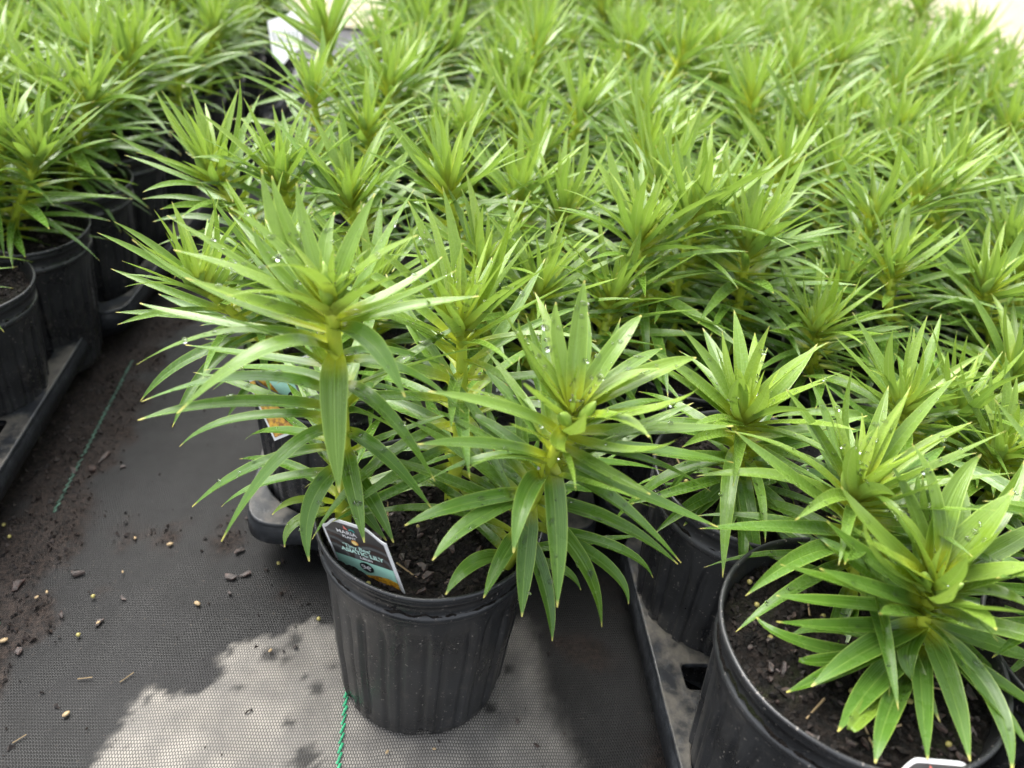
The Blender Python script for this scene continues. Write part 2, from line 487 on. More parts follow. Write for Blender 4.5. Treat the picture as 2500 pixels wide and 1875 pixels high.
def make_rim_mesh(R, H, seed=0):
    prof = [(0.905, 0.845), (0.935, 0.843), (0.955, 0.846), (0.968, 0.855), (0.968, 0.868), (0.957, 0.877), (0.945, 0.880),
            (0.946, 0.905), (0.949, 0.940), (0.966, 0.944), (0.975, 0.950), (0.977, 0.962), (0.970, 0.969), (0.969, 0.974), (0.992, 0.977),
            (1.000, 0.983), (1.0, 0.993), (0.992, 0.9995), (0.978, 1.0), (0.966, 0.995), (0.958, 0.980), (0.945, 0.93), (0.905, 0.845)]
    V, F = [], []; n = 96
    for j, (r, z) in enumerate(prof):
        for k in range(n):
            th = 2 * pi * k / n
            w1 = 1 + 0.007 * noise.noise(Vector((cos(th) * 1.1 + seed, sin(th) * 1.1, 0))) + (0.0015 * noise.noise(Vector((cos(th) * 9, sin(th) * 9, j * .4 + seed))))
            V.append((R * r * w1 * cos(th), R * r * w1 * sin(th), H * z + 0.0012 * noise.noise(Vector((cos(th) * 2, sin(th) * 2, seed + 4.0)))))
    for j in range(len(prof) - 1):
        for k in range(n):
            a = j * n + k; b = j * n + (k + 1) % n
            F.append((a, b, b + n, a + n))
    return mesh('rim', V, F, M_POT)
def make_soil_mesh(R, H, depth, seed, rings=34, seg=110):
    V, F = [(0, 0, H - depth)], []
    rs = R * 0.955
    for j in range(1, rings + 1):
        r = rs * j / rings
        for k in range(seg):
            th = 2 * pi * k / seg
            x, y = r * cos(th), r * sin(th)
            q = Vector((x, y, seed))
            z = H - depth + 0.004 * noise.noise(q * 40) + 0.0042 * noise.noise(q * 130) + 0.0036 * noise.noise(q * 300)
            if j == rings: z -= 0.006
            V.append((x, y, z))
    for k in range(seg): F.append((0, 1 + k, 1 + (k + 1) % seg))
    for j in range(rings - 1):
        for k in range(seg):
            a = 1 + j * seg + k; b = 1 + j * seg + (k + 1) % seg
            F.append((a, a + seg, b + seg, b))
    return mesh('soil', V, F, M_SOIL)

# chips, beads
def chip_mesh(seed, lx, ly, lz):
    r = random.Random(seed * 13 + 5); V, F = [], []
    n = 6
    ths = sorted(r.uniform(0, 2 * pi) * .25 + 2 * pi * k / n for k in range(n))
    rad = [r.uniform(.50, 1.05) for _ in range(n)]
    for zz, sc in ((-0.5, 0.92), (0.30, 1.0), (0.55, 0.72)):
        for k in range(n):
            rr = 0.55 * rad[k] * sc
            V.append((lx * rr * cos(ths[k]), ly * rr * sin(ths[k]), lz * (zz + r.uniform(-.25, .25))))
    for l in range(2):
        for k in range(n):
            a = l * n + k; b = l * n + (k + 1) % n
            F.append((a, b, b + n)); F.append((a, b + n, a + n))
    for k in range(1, n - 1): F.append((2 * n, 2 * n + k, 2 * n + k + 1))
    F.append(tuple(range(n - 1, -1, -1)))
    return mesh('bark_chip', V, F, M_BARK, smooth=False)
CHIPS = [chip_mesh(i, *d) for i, d in enumerate([(.012, .007, .003), (.016, .006, .003), (.009, .007, .003), (.020, .005, .003), (.013, .010, .004), (.010, .005, .0025), (.014, .009, .0035), (.007, .006, .003)])]
def ball(name, r, mat, seg=10, rg=6, sz=1.0):
    V, F = [(0, 0, r * sz)], []
    for j in range(1, rg):
        a = pi * j / rg
        for k in range(seg):
            th = 2 * pi * k / seg; V.append((r * sin(a) * cos(th), r * sin(a) * sin(th), r * cos(a) * sz))
    V.append((0, 0, -r * sz))
    for k in range(seg):
        F.append((0, 1 + k, 1 + (k + 1) % seg))
        e = 1 + (rg - 2) * seg; F.append((len(V) - 1, e + (k + 1) % seg, e + k))
    for j in range(rg - 2):
        for k in range(seg):
            a = 1 + j * seg + k; b = 1 + j * seg + (k + 1) % seg; F.append((a, a + seg, b + seg, b))
    return mesh(name, V, F, mat)
BEAD = ball('fertilizer_bead', 0.0019, M_BEAD)
STRAW = mesh('straw_bit', [(-.009, -.0007, 0), (.009, -.0005, .001), (.009, .0005, .001), (-.009, .0007, 0), (-.009, 0, .0012), (.009, 0, .002)],
             [(0, 1, 5, 4), (4, 5, 2, 3), (3, 2, 1, 0)], M_STRAW, smooth=False)

# ------------------------------------------------------------------ leaves
def wprof(v):                      # strap-like blade with a pointed end
    if v < 0.24:
        return 0.56 + 0.44 * sin(pi / 2 * v / 0.24)
    t = (v - 0.24) / 0.76
    return max(0.0, 1 - t ** 2.5) * (1 - 0.06 * t)
CS = [(-1.0, 1.0), (-0.52, 0.42), (0.0, 0.0), (0.52, 0.42), (1.0, 1.0)]
def leaf_geo(pts, waxes, width, fold, seed, V, F, U, nseg):
    """appends one leaf blade; pts nseg+1 points, waxes the width axis at each"""
    b = len(V)
    for i, p in enumerate(pts):
        v = i / nseg
        t = (pts[min(i + 1, nseg)] - pts[max(i - 1, 0)]).normalized()
        w = waxes[i]; w = (w - t * w.dot(t)).normalized()
        n = t.cross(w)
        hw = max(0.0004, 0.5 * width * wprof(v))
        f = fold * (1 - 0.35 * v) + 0.35 * (1 - v) ** 4
        for s0, q in CS:
            wob = 1 + 0.05 * noise.noise(Vector((seed * 3.1 + s0, v * 5, 2)))
            wave = 0.07 * hw * noise.noise(Vector((seed * 1.7, v * 6 + s0 * 2, 9))) * abs(s0)
            V.append(p + w * (s0 * hw * wob * sqrt(max(0.05, 1 - (f * 0.7) ** 2))) + n * (hw * f * q + wave))
            U.append(((s0 + 1) / 2, v))
    for i in range(nseg):
        for j in range(4):
            a = b + i * 5 + j
            F.append((a, a + 5, a + 6, a + 1))
def arc(k, lat, twist, nseg, power=1.15):
    """unit leaf that starts along +X and bends down by k radians"""
    pts, wax = [Vector((0, 0, 0))], [Vector((0, 1, 0))]
    for i in range(nseg):
        v = (i + 0.5) / nseg
        a = -k * v ** power
        h = lat * v
        pts.append(pts[-1] + Vector((cos(a) * cos(h), cos(a) * sin(h), sin(a))) / nseg)
        tw = twist * (i + 1) / nseg
        d = Vector((cos(a) * cos(h), cos(a) * sin(h), sin(a)))
        q = Quaternion(d, tw)
        wax.append(q @ Vector((-sin(h), cos(h), 0)))
    return pts, wax
LIB = {}
KB = [-25, 0, 18, 36, 55, 78, 105]
lr = random.Random(5)
for kb in KB:
    for var in range(4):
        V, F, U = [], [], []
        pts, wax = arc(radians(kb + lr.uniform(-6, 6)), lr.uniform(-.3, .3), lr.uniform(-.7, .7), 12, lr.uniform(0.9, 1.5))
        leaf_geo(pts, wax, 0.093 * lr.uniform(.85, 1.12), lr.uniform(.22, .58), kb + var * 7.3, V, F, U, 12)
        LIB.setdefault(kb, []).append(mesh('leaf', V, F, M_LEAF, uvs=U))
def bucket(k):
    return min(KB, key=lambda q: abs(q - k))
GA = 2.39996

def tube(pts, radii, seg, V, F, cap=True):
    b = len(V)
    for i, p in enumerate(pts):
        t = (pts[min(i + 1, len(pts) - 1)] - pts[max(i - 1, 0)]).normalized()
        a = t.cross(Vector((0.3, 1, 0.1))).normalized(); e = t.cross(a)
        for k in range(seg):
            th = 2 * pi * k / seg
            V.append(p + (a * cos(th) + e * sin(th)) * radii[i])
    for i in range(len(pts) - 1):
        for k in range(seg):
            x = b + i * seg + k; y = b + i * seg + (k + 1) % seg
            F.append((x, y, y + seg, x + seg))
    if cap:
        F.append(tuple(range(b + (len(pts) - 1) * seg, b + len(pts) * seg)))
def bud_mesh(L, r, seed):
    V, F = [], []
    n, m = 12, 9
    for j in range(m + 1):
        t = j / m
        rr = r * (sin(pi * min(1, (t * 0.90 + 0.10))) ** 0.75) * (1 - 0.30 * t)
        for k in range(n):
            th = 2 * pi * k / n
            q = rr * (1 - 0.13 * abs(cos(th * 1.5)) ** 6)
            V.append((q * cos(th), q * sin(th), L * t))
    for j in range(m):
        for k in range(n):
            a = j * n + k; b = j * n + (k + 1) % n; F.append((a, b, b + n, a + n))
    F.append(tuple(range(m * n, m * n + n)))
    return mesh('flower_bud', V, F, M_BUD)
BUDS = [bud_mesh(.022, .0046, 0), bud_mesh(.017, .0038, 1), bud_mesh(.026, .0052, 2)]

def stem_curve(base, top, n=10, sway=0.0):
    """gently bent line from base to top (local vectors)"""
    d = top - base
    side = Vector((-d.y, d.x, 0)); side = side.normalized() if side.length > 1e-4 else Vector((1, 0, 0))
    P = []
    for i in range(n + 1):
        t = i / n
        p = base.copy()
        e = t ** 1.25
        p.x += d.x * e; p.y += d.y * e; p.z += d.z * t
        p += side * (sway * sin(pi * t))
        P.append(p)
    return P
def on_curve(P, t):
    f = max(0.0, min(0.9999, t)) * (len(P) - 1); i = int(f)
    return P[i].lerp(P[i + 1], f - i)
def leaf_plan(rnd, size, height, nleaf, flare=1.0):
    """list of (t, azimuth, elevation, bend, length, youth) from the foot of the stem to the crown"""
    out = []
    nleaf = int(nleaf * 1.14)
    az = rnd.uniform(0, 6.28)
    for i in range(nleaf):
        g = i / (nleaf - 1)
        az += GA + rnd.uniform(-.25, .25)
        if g < 0.56:                       # mature leaves up the stem
            h = g / 0.56
            t = 0.10 + 0.76 * h ** 0.9
            el = -2 + 40 * h * flare + rnd.uniform(-12, 12)
            k = 34 - 10 * h + rnd.uniform(-24, 26)
            L = (0.062 + 0.056 * sin(pi * min(1, 0.12 + 0.72 * h))) * rnd.uniform(.85, 1.12)
            y = 0.04 + 0.22 * h ** 2 + rnd.uniform(-.04, .08)
        elif g < 0.84:                     # the spreading crown
            h = (g - 0.56) / 0.28
            t = 0.85 + 0.10 * h
            el = 36 + 32 * h + rnd.uniform(-9, 9)
            k = 10 - 6 * h + rnd.uniform(-24, 24)
            L = (0.108 - 0.024 * h) * rnd.uniform(.85, 1.1)
            y = 0.26 + 0.36 * h + rnd.uniform(-.12, .12)
        else:                              # short inner leaves around the buds
            h = (g - 0.84) / 0.16
            t = 0.95 + 0.05 * h
            el = 64 + 18 * h + rnd.uniform(-8, 8)
            k = 14 + rnd.uniform(-35, 30)
            L = (0.070 - 0.036 * h) * rnd.uniform(.85, 1.15)
            y = 0.68 + 0.32 * h + rnd.uniform(-.12, .05)
        out.append((t, az, el, k, L * size, max(0, min(1, y))))
    return out
def leaf_obj(stem, loc, az, el, k, L, wid, youth, rnd, roll=None):
    me = rnd.choice(LIB[bucket(k)])
    o = bpy.data.objects.new('leaf', me)
    o.location = loc
    o.rotation_euler = (rnd.uniform(-.25, .25) if roll is None else roll, -radians(el), az)
    o.scale = (L, L * wid, L * wid)
    o.color = (youth, rnd.random(), 0, 1)
    COL.objects.link(o); o.parent = stem
    return o
def stem_obj(parent, P, r0):
    V, F = [], []
    n = len(P)
    tube(P, [r0 * (1.0 - 0.35 * i / (n - 1)) for i in range(n)], 10, V, F)
    return obj('stem', mesh('stem', V, F, M_STEM), parent)
def buds_at(stem, P, rnd, n=3):
    top = P[-1]
    for i in range(n):
        a = rnd.uniform(0, 6.28) if n == 1 else 2 * pi * i / n + rnd.uniform(-.3, .3)
        tilt = rnd.uniform(.15, .55)
        o = obj('flower_bud', rnd.choice(BUDS), stem, top + Vector((cos(a) * .003, sin(a) * .003, -.003)), (0, tilt, a))
def full_stem(thing, base, top, size, seed, nleaf=40, flare=1.0, r0=0.0048, skip=None, wid=1.0):
    """stem whose leaves are all objects of their own; base/top local to the thing"""
    rnd = random.Random(seed)
    P = stem_curve(base, top, 10, rnd.uniform(-.006, .006))
    st = stem_obj(thing, P, r0)
    for (t, az, el, k, L, y) in leaf_plan(rnd, size, (top - base).length, nleaf, flare):
        if skip and skip(t, az): continue
        p = on_curve(P, t)
        leaf_obj(st, p + Vector((cos(az), sin(az), 0)) * r0 * 0.6, az, el, k, L, rnd.uniform(.9, 1.2) * wid, y, rnd)
    buds_at(st, P, rnd, rnd.choice((2, 3, 3)))
    return st, P
# joined foliage for the far plants
def foliage_mesh(seed, height, size, nleaf=60):
    rnd = random.Random(seed)
    V, F, U, Y = [], [], [], []
    P = stem_curve(Vector((0, 0, 0)), Vector((rnd.uniform(-.02, .02), rnd.uniform(-.02, .02), height)), 10, rnd.uniform(-.006, .006))
    for (t, az, el, k, L, y) in leaf_plan(rnd, size, height, nleaf):
        pts, wax = arc(radians(k), rnd.uniform(-.3, .3), rnd.uniform(-.7, .7), 8, rnd.uniform(.9, 1.5))
        R = Matrix.Rotation(az, 3, 'Z') @ Matrix.Rotation(-radians(el), 3, 'Y') @ Matrix.Rotation(rnd.uniform(-.25, .25), 3, 'X')
        o = on_curve(P, t) + Vector((cos(az), sin(az), 0)) * .003
        b = len(V)
        leaf_geo([o + R @ (p * L) for p in pts], [R @ q for q in wax], 0.094 * L * rnd.uniform(.88, 1.2), rnd.uniform(.22, .58), rnd.random() * 50, V, F, U, 8)
        Y += [(y, rnd.random(), 0)] * (len(V) - b)
    me = mesh('leaves', V, F, M_FOL, uvs=U)
    at = me.attributes.new('youth', 'FLOAT_VECTOR', 'POINT')
    at.data.foreach_set('vector', [c for y in Y for c in y])
    V, F = [], []
    tube(P, [0.0048 * (1 - .035 * i) for i in range(len(P))], 7, V, F)
    sm = mesh('stem', V, F, M_STEM)
    return sm, me
FOL = [foliage_mesh(100 + i, random.Random(i).uniform(.085, .165), random.Random(i + 50).uniform(.74, .96), 48 + (i * 7) % 19) for i in range(14)]

# explicit leaves of the two front stems, given as attach / middle / tip on the picture with the depth of the tip beside the stem
def px_leaf(stem, org, P, a, m, t, dY, w, youth, seed, mY=0.5, roll=0.0, fold=None, minz=None):
    rnd = random.Random(seed)
    # the place on the stem nearest the attach point
    best = None
    for i in range(101):
        q = org + on_curve(P, i / 100)
        d = q - CAM; zz = d.dot(fw)
        X = IW / 2 + FPX * d.dot(r2) / zz; Yp = IH / 2 - FPX * d.dot(u2) / zz
        e = abs(Yp - a[1]) + 0.2 * abs(X - a[0])
        if best is None or e < best[0]: best = (e, q)
    A = best[1]
    T = atY(t[0], t[1], A.y + dY)
    Mi = atY(m[0], m[1], A.y + dY * mY)
    if minz is not None:               # rest on the soil or the rim, not in it
        if T.z < minz: T = atz(t[0], t[1], minz)
        lo = max(minz, min(A.z, T.z) + 0.35 * abs(A.z - T.z))
        if Mi.z < lo: Mi = atz(m[0], m[1], lo)
    C = Mi * 2 - (A + T) * 0.5
    nseg = 14
    pts = []
    for i in range(nseg + 1):
        v = i / nseg
        pts.append(A * (1 - v) ** 2 + C * (2 * v * (1 - v)) + T * v ** 2)
    rad = Vector((T.x - A.x, T.y - A.y, 0))
    if rad.length < 0.004: rad = Vector((0, -1, 0))
    rad.normalize()
    wax0 = Vector((0, 0, 1)).cross(rad)
    tw = roll + rnd.uniform(-.12, .12); tw2 = rnd.uniform(-.35, .35)
    wax = []
    for i in range(nseg + 1):
        d = (pts[min(i + 1, nseg)] - pts[max(i - 1, 0)]).normalized()
        wax.append(Quaternion(d, tw + tw2 * i / nseg) @ wax0)
    V, F, U = [], [], []
    leaf_geo([p - org for p in pts], wax, w * 0.00084, fold if fold is not None else rnd.uniform(.22, .55), seed * 0.37, V, F, U, nseg)
    o = obj('leaf', mesh('leaf', V, F, M_LEAF, uvs=U), stem)
    o.color = (youth, rnd.random(), 0, 1)
    return o

# ------------------------------------------------------------------ potted lilies
POTM = {}
def pot_parts(thing, R, H, hero=False, seed=0, depth=0.017, rz=0.0):
    key = (round(R, 4), round(H, 4))
    if key not in POTM or hero:
        rb = R * 0.80
        POTM[key] = (make_pot_mesh(R, H, rb, seed=seed), make_rim_mesh(R, H, seed), make_soil_mesh(R, H, depth, seed))
    pm, rm, sm = POTM[key]
    p = obj('pot', pm, thing, rot=(0, 0, rz)); obj('rim', rm, p)
    so_ = obj('soil', sm, thing)
    return p, so_
def soil_bits(soil, R, H, depth, seed, nchip, nbead, nstraw=3):
    rnd = random.Random(seed)
    for i in range(nchip + nbead + nstraw):
        r = R * 0.9 * sqrt(rnd.random()); th = rnd.uniform(0, 6.28)
        x, y = r * cos(th), r * sin(th); q = Vector((x, y, seed))
        z = H - depth + 0.004 * noise.noise(q * 40)
        if i < nchip:
            k = rnd.uniform(.35, .85)
            obj('bark_chip', rnd.choice(CHIPS), soil, (x, y, z + .0012), (rnd.uniform(-.4, .4), rnd.uniform(-.4, .4), rnd.uniform(0, 6.28)), (k, k, k))
        elif i < nchip + nbead:
            obj('fertilizer_bead', BEAD, soil, (x, y, z + .0012))
        else:
            obj('straw_bit', STRAW, soil, (x, y, z + .002), (rnd.uniform(-.2, .2), rnd.uniform(-.3, .3), rnd.uniform(0, 6.28)))
M_CLOD = simple('soil_clod', (0.020, 0.014, 0.011), .8, .8, 240, 0.6, 0.002, (0.0035, 0.003, 0.0026), 0.25)
def soil_clods(soil, R_, H, depth, seed, n):
    rnd = random.Random(seed + 900); V, F = [], []
    for i in range(n):
        r = R_ * 0.93 * sqrt(rnd.random()); th = rnd.uniform(0, 6.28)
        x, y = r * cos(th), r * sin(th); q = Vector((x, y, seed))
        z = H - depth + 0.004 * noise.noise(q * 40) + 0.0042 * noise.noise(q * 130)
        k = rnd.choice((.0012, .0016, .002, .0028, .0036)); b = len(V)
        M = Matrix.Rotation(rnd.uniform(0, 6.28), 3, 'Z') @ Matrix.Rotation(rnd.uniform(-1, 1), 3, 'X')
        for d in ((1.3, 0, 0), (-1.2, .1, 0), (0, .9, .1), (.1, -.8, 0), (0, .1, .7), (.1, 0, -.7)):
            V.append(Vector((x, y, z)) + M @ (Vector(d) * k * rnd.uniform(.6, 1.2)))
        F += [(b, b + 2, b + 4), (b + 2, b + 1, b + 4), (b + 1, b + 3, b + 4), (b + 3, b, b + 4), (b + 2, b, b + 5), (b + 1, b + 2, b + 5), (b + 3, b + 1, b + 5), (b, b + 3, b + 5)]
    o = obj('soil_clods', mesh('soil_clods', V, F, M_CLOD, smooth=False), soil); o['kind'] = 'stuff'
PLANTS = []
def new_pot(x, y, R, H, z0, label, group=None, hero=False, seed=0, bits=(0, 0), rz=None):
    t = empty('potted_lily', (x, y, z0))
    tag(t, label, 'potted plant', group)
    rz = random.uniform(0, 6.28) if rz is None else rz
    p, so_ = pot_parts(t, R, H, hero, seed, rz=rz)
    if bits[0]:
        soil_bits(so_, R, H, 0.017, seed, *bits); soil_clods(so_, R, H, 0.017, seed, 900)
    PLANTS.append((x, y, R))
    return t
def local(t, w): return w - t.location

# ---- the lone pot in front
F0 = new_pot(0.019, 0.430, 0.0815, 0.182, 0.0, 'lone black pot of three lily stems standing on the dry fabric in the aisle', hero=True, seed=1, bits=(95, 8, 6), rz=0.2)
org = F0.location.copy()
SZ = 0.165
# stem A (left)
Ab, At = local(F0, Vector((-0.043, 0.432, SZ - .01))), local(F0, atY(805, 725, 0.42))
PA = stem_curve(Ab, At, 12, 0.003)
sA = stem_obj(F0, PA, 0.0062)
sA['label'] = 'tallest stem of the lone pot, beside the plant tag'
K = 1.1302
LA = [  # attach, mid, tip (2212-wide picture), depth of tip, width mm, youth
 ((690, 775), (590, 748), (383, 893), -.05, 17, .25), ((688, 745), (500, 718), (295, 788), .00, 11, .22), ((692, 745), (450, 695), (302, 655), .03, 13, .20),
 ((690, 862), (545, 815), (305, 868), -.02, 15, .06), ((686, 888), (510, 872), (298, 908), -.03, 14, .08), ((688, 905), (520, 905), (388, 965), -.01, 11, .06),
 ((690, 925), (610, 985), (478, 1170), -.06, 13, .08), ((690, 970), (560, 1005), (415, 1095), -.02, 13, .06), ((692, 1020), (580, 1042), (478, 1095), -.01, 12, .05),
 ((697, 1005), (672, 1090), (668, 1213), -.055, 15, .06), ((695, 1095), (650, 1080), (588, 1112), -.02, 9, .65), ((695, 1105), (645, 1125), (615, 1182), -.03, 12, .20),
 ((702, 765), (722, 890), (733, 1065), -.065, 20, .22), ((708, 715), (800, 740), (875, 858), -.05, 17, .12), ((700, 830), (830, 890), (940, 1040), -.045, 17, .10),
 ((700, 930), (830, 985), (932, 1098), -.045, 15, .05), ((702, 960), (762, 1050), (787, 1172), -.06, 15, .10), ((702, 1000), (800, 1075), (850, 1172), -.05, 14, .05),
 ((700, 790), (870, 800), (1003, 893), -.015, 13, .10), ((700, 1060), (770, 1090), (835, 1168), -.03, 15, .05),
 ((705, 700), (560, 605), (375, 540), .01, 14, .42), ((708, 705), (590, 665), (400, 600), -.01, 14, .50), ((710, 690), (620, 640), (490, 640), -.055, 17, .50),
 ((714, 670), (665, 590), (575, 577), -.05, 16, .62), ((706, 680), (590, 530), (497, 450), .01, 15, .40), ((708, 675), (610, 520), (565, 365), .04, 12, .40),
 ((709, 675), (630, 510), (587, 380), .045, 11, .35), ((712, 670), (665, 520), (640, 395), .04, 12, .35), ((716, 670), (700, 555), (723, 458), .05, 13, .30),
 ((718, 670), (755, 540), (810, 418), .03, 15, .30), ((720, 675), (790, 580), (903, 508), -.01, 14, .55), ((720, 680), (800, 600), (878, 540), -.02, 14, .55),
 ((720, 690), (790, 632), (880, 588), -.05, 18, .45), ((718, 700), (850, 655), (985, 585), -.01, 14, .35), ((716, 715), (860, 672), (1035, 640), .00, 14, .30),
 ((708, 690), (600, 590), (545, 492), .03, 12, .30), ((704, 710), (520, 570), (361, 466), .03, 9, .35), ((700, 720), (480, 640), (285, 517), .03, 9, .25),
 ((720, 700), (870, 620), (955, 555), .04, 12, .25), ((700, 780), (830, 760), (960, 790), .04, 13, .10), ((700, 850), (830, 840), (950, 880), .03, 13, .08),
 ((690, 800), (560, 770), (400, 745), .05, 12, .12), ((690, 960), (600, 930), (530, 950), .05, 11, .08), ((692, 840), (600, 800), (440, 800), .06, 12, .10),
 ((700, 900), (800, 900), (900, 960), .04, 13, .08), ((705, 745), (760, 700), (860, 690), .06, 13, .2)]
for i, (a, m, t, dy, wd, yo) in enumerate(LA):
    px_leaf(sA, org, PA, (a[0] * K, a[1] * K), (m[0] * K, m[1] * K), (t[0] * K, t[1] * K), dy, wd, yo, 300 + i)
rA = random.Random(9)
for i in range(9):
    az = i * GA; L = .045 - .0022 * i
    leaf_obj(sA, on_curve(PA, .965 + .004 * i), az, 60 + 2.5 * i, rA.uniform(-20, 45), L, 1.35, .85, rA)
def back_leaves(st, P, n, t0, t1, seed, L0):
    rn = random.Random(seed)
    for i in range(n):
        g = i / (n - 1); az = pi / 2 + rn.uniform(-1.75, 1.75)
        leaf_obj(st, on_curve(P, t0 + (t1 - t0) * g) + Vector((cos(az), sin(az), 0)) * .003, az, 6 + 38 * g + rn.uniform(-8, 8), 26 - 10 * g + rn.uniform(-15, 15), L0 * rn.uniform(.85, 1.1), 1.0, .05 + .2 * g, rn)
back_leaves(sA, PA, 20, .12, .84, 41, .105)
buds_at(sA, PA, rA, 3)
# stem B (right)
Bb, Bt = local(F0, Vector((0.071, 0.392, SZ - .01))), local(F0, atY(1398, 1010, 0.39))
PB = stem_curve(Bb, Bt, 12, 0.0)
sB = stem_obj(F0, PB, 0.0052)
sB['label'] = 'right stem of the lone pot with green buds in its open crown'
LB = [((1345, 1132), (1357, 1290), (1360, 1483), -.07, 18, .10), ((1325, 1165), (1283, 1215), (1253, 1350), -.06, 17, .10), ((1300, 1230), (1282, 1370), (1274, 1506), -.055, 16, .05),
 ((1300, 1290), (1328, 1430), (1348, 1565), -.05, 15, .05), ((1310, 1240), (1420, 1370), (1469, 1531), -.055, 17, .10), ((1305, 1280), (1470, 1375), (1534, 1475), -.04, 14, .08),
 ((1300, 1290), (1495, 1335), (1594, 1411), -.03, 13, .05), ((1330, 1150), (1490, 1220), (1663, 1375), -.05, 17, .10), ((1310, 1230), (1490, 1275), (1655, 1378), -.035, 16, .08),
 ((1335, 1110), (1530, 1190), (1753, 1287), -.03, 16, .10), ((1345, 1085), (1480, 1150), (1588, 1207), -.05, 12, .25), ((1340, 1100), (1560, 1120), (1735, 1200), .00, 13, .10),
 ((1350, 1090), (1590, 1098), (1792, 1130), .01, 13, .12), ((1365, 1060), (1600, 1050), (1790, 1040), .00, 13, .25), ((1370, 1070), (1530, 1105), (1650, 1075), -.05, 14, .35),
 ((1385, 1035), (1500, 1020), (1585, 1068), -.05, 15, .50), ((1385, 1035), (1590, 1005), (1705, 948), -.02, 17, .50), ((1385, 1015), (1580, 915), (1700, 873), .03, 17, .45),
 ((1388, 1010), (1510, 930), (1610, 900), .015, 14, .50), ((1388, 1010), (1500, 850), (1566, 770), .04, 15, .30), ((1388, 1010), (1530, 900), (1617, 851), .05, 13, .25),
 ((1385, 1010), (1410, 820), (1427, 684), .04, 15, .35), ((1385, 1010), (1425, 870), (1434, 762), .05, 13, .25), ((1380, 1010), (1362, 850), (1357, 737), .035, 13, .40),
 ((1378, 1020), (1285, 860), (1213, 727), .00, 13, .45), ((1376, 1020), (1300, 890), (1265, 780), .01, 12, .45), ((1380, 1010), (1340, 910), (1282, 822), .02, 14, .50),
 ((1375, 1035), (1315, 975), (1280, 935), -.045, 14, .60), ((1360, 1065), (1240, 1000), (1045, 955), -.02, 14, .30), ((1358, 1080), (1290, 1055), (1245, 1035), -.055, 10, .55),
 ((1340, 1120), (1190, 1085), (1020, 1085), -.035, 13, .15), ((1335, 1140), (1200, 1120), (1050, 1170), -.01, 13, .10), ((1320, 1210), (1160, 1270), (1056, 1368), -.055, 17, .08),
 ((1318, 1205), (1130, 1232), (988, 1283), -.035, 15, .05), ((1262, 1365), (1160, 1375), (1088, 1452), -.045, 16, .06), ((1280, 1300), (1225, 1370), (1181, 1460), -.05, 15, .05),
 ((1262, 1375), (1360, 1385), (1418, 1441), -.02, 11, .10), ((1365, 1080), (1540, 990), (1640, 985), .05, 12, .15), ((1340, 1110), (1260, 990), (1180, 900), .05, 13, .15),
 ((1330, 1150), (1480, 1130), (1620, 1150), .05, 13, .08), ((1320, 1200), (1440, 1200), (1600, 1240), .04, 13, .05), ((1330, 1150), (1210, 1050), (1120, 1000), .05, 13, .08),
 ((1390, 1040), (1360, 1085), (1385, 1105), -.05, 12, .6), ((1372, 1050), (1400, 1060), (1430, 1010), -.06, 14, .75)]
for i, (a, m, t, dy, wd, yo) in enumerate(LB):
    px_leaf(sB, org, PB, a, m, t, dy, wd, yo, 400 + i)
rB = random.Random(19)
for i in range(7):
    az = i * GA + 1; L = .042 - .003 * i
    leaf_obj(sB, on_curve(PB, .97 + .004 * i), az, 52 + 4 * i, rB.uniform(-30, 40), L, 1.15, .85, rB)
back_leaves(sB, PB, 18, .12, .80, 42, .105)
for i in range(12):                    # leaves that clasp the neck under the crown
    az = i * GA + .4
    leaf_obj(sB, on_curve(PB, .62 + .027 * i) + Vector((cos(az), sin(az), 0)) * .003, az, 30 + 2.2 * i, rB.uniform(15, 45), .085 * rB.uniform(.8, 1.1), 1.0, .15 + .03 * i, rB)
for i in range(4):
    a = 2 * pi * i / 4 - .6
    obj('flower_bud', BUDS[(0, 2, 1, 0)[i]], sB, PB[-1] + Vector((cos(a) * .005, sin(a) * .005, -.006 + .002 * (i % 2))), (0, .75 if i % 2 else .35, a), (1.05, 1.05, 1.05))
# stem C (back)
Cb, Ct = local(F0, Vector((0.034, 0.458, SZ - .01))), local(F0, atY(1125, 770, 0.485))
sC, PC = full_stem(F0, Cb, Ct, 1.02, 21, 58, 0.9, 0.0056)
sC['label'] = 'back stem of the lone pot, behind and between the other two'

# ---- pots around it with crowns where the photograph shows them
def stems(t, lst, H, size, seed, nleaf=40, flare=1.0, wid=1.0):
    for i, (cp, Yc, bx, by) in enumerate(lst):
        top = local(t, atY(cp[0], cp[1], Yc)); base = Vector((bx - t.location.x, by - t.location.y, H - .025))
        full_stem(t, base, top, size, seed + i, nleaf, flare, wid=wid)
def rnd_stems(t, R, H, n, size, seed, hmin=.09, hmax=.14, nleaf=56):
    r = random.Random(seed)
    a0 = r.uniform(0, 6.28)
    for i in range(n):
        a = a0 + 2 * pi * i / n + r.uniform(-.4, .4); q = R * r.uniform(.35, .68)
        b = Vector((q * cos(a), q * sin(a), H - .025))
        full_stem(t, b, b + Vector((cos(a) * .02, sin(a) * .02, r.uniform(hmin, hmax) + .01)), size, seed * 7 + i, nleaf)
TZ = 0.012
pE = new_pot(0.279, 0.302, 0.0865, 0.192, TZ, 'big rimmed pot with a low broad-leaved lily in the silted tray', hero=True, seed=2, bits=(120, 10, 8), rz=1.1)
def cpx(p): return (1250 + p[0] * .985, 937 + p[1] * .985)
orgE = pE.location.copy()
bE = atz(2222, 1640, .178); bE.y = min(bE.y, .33)
PE = stem_curve(Vector((bE.x, bE.y, .172)) - orgE, atY(2275, 1425, bE.y + .01) - orgE, 12, 0.0)
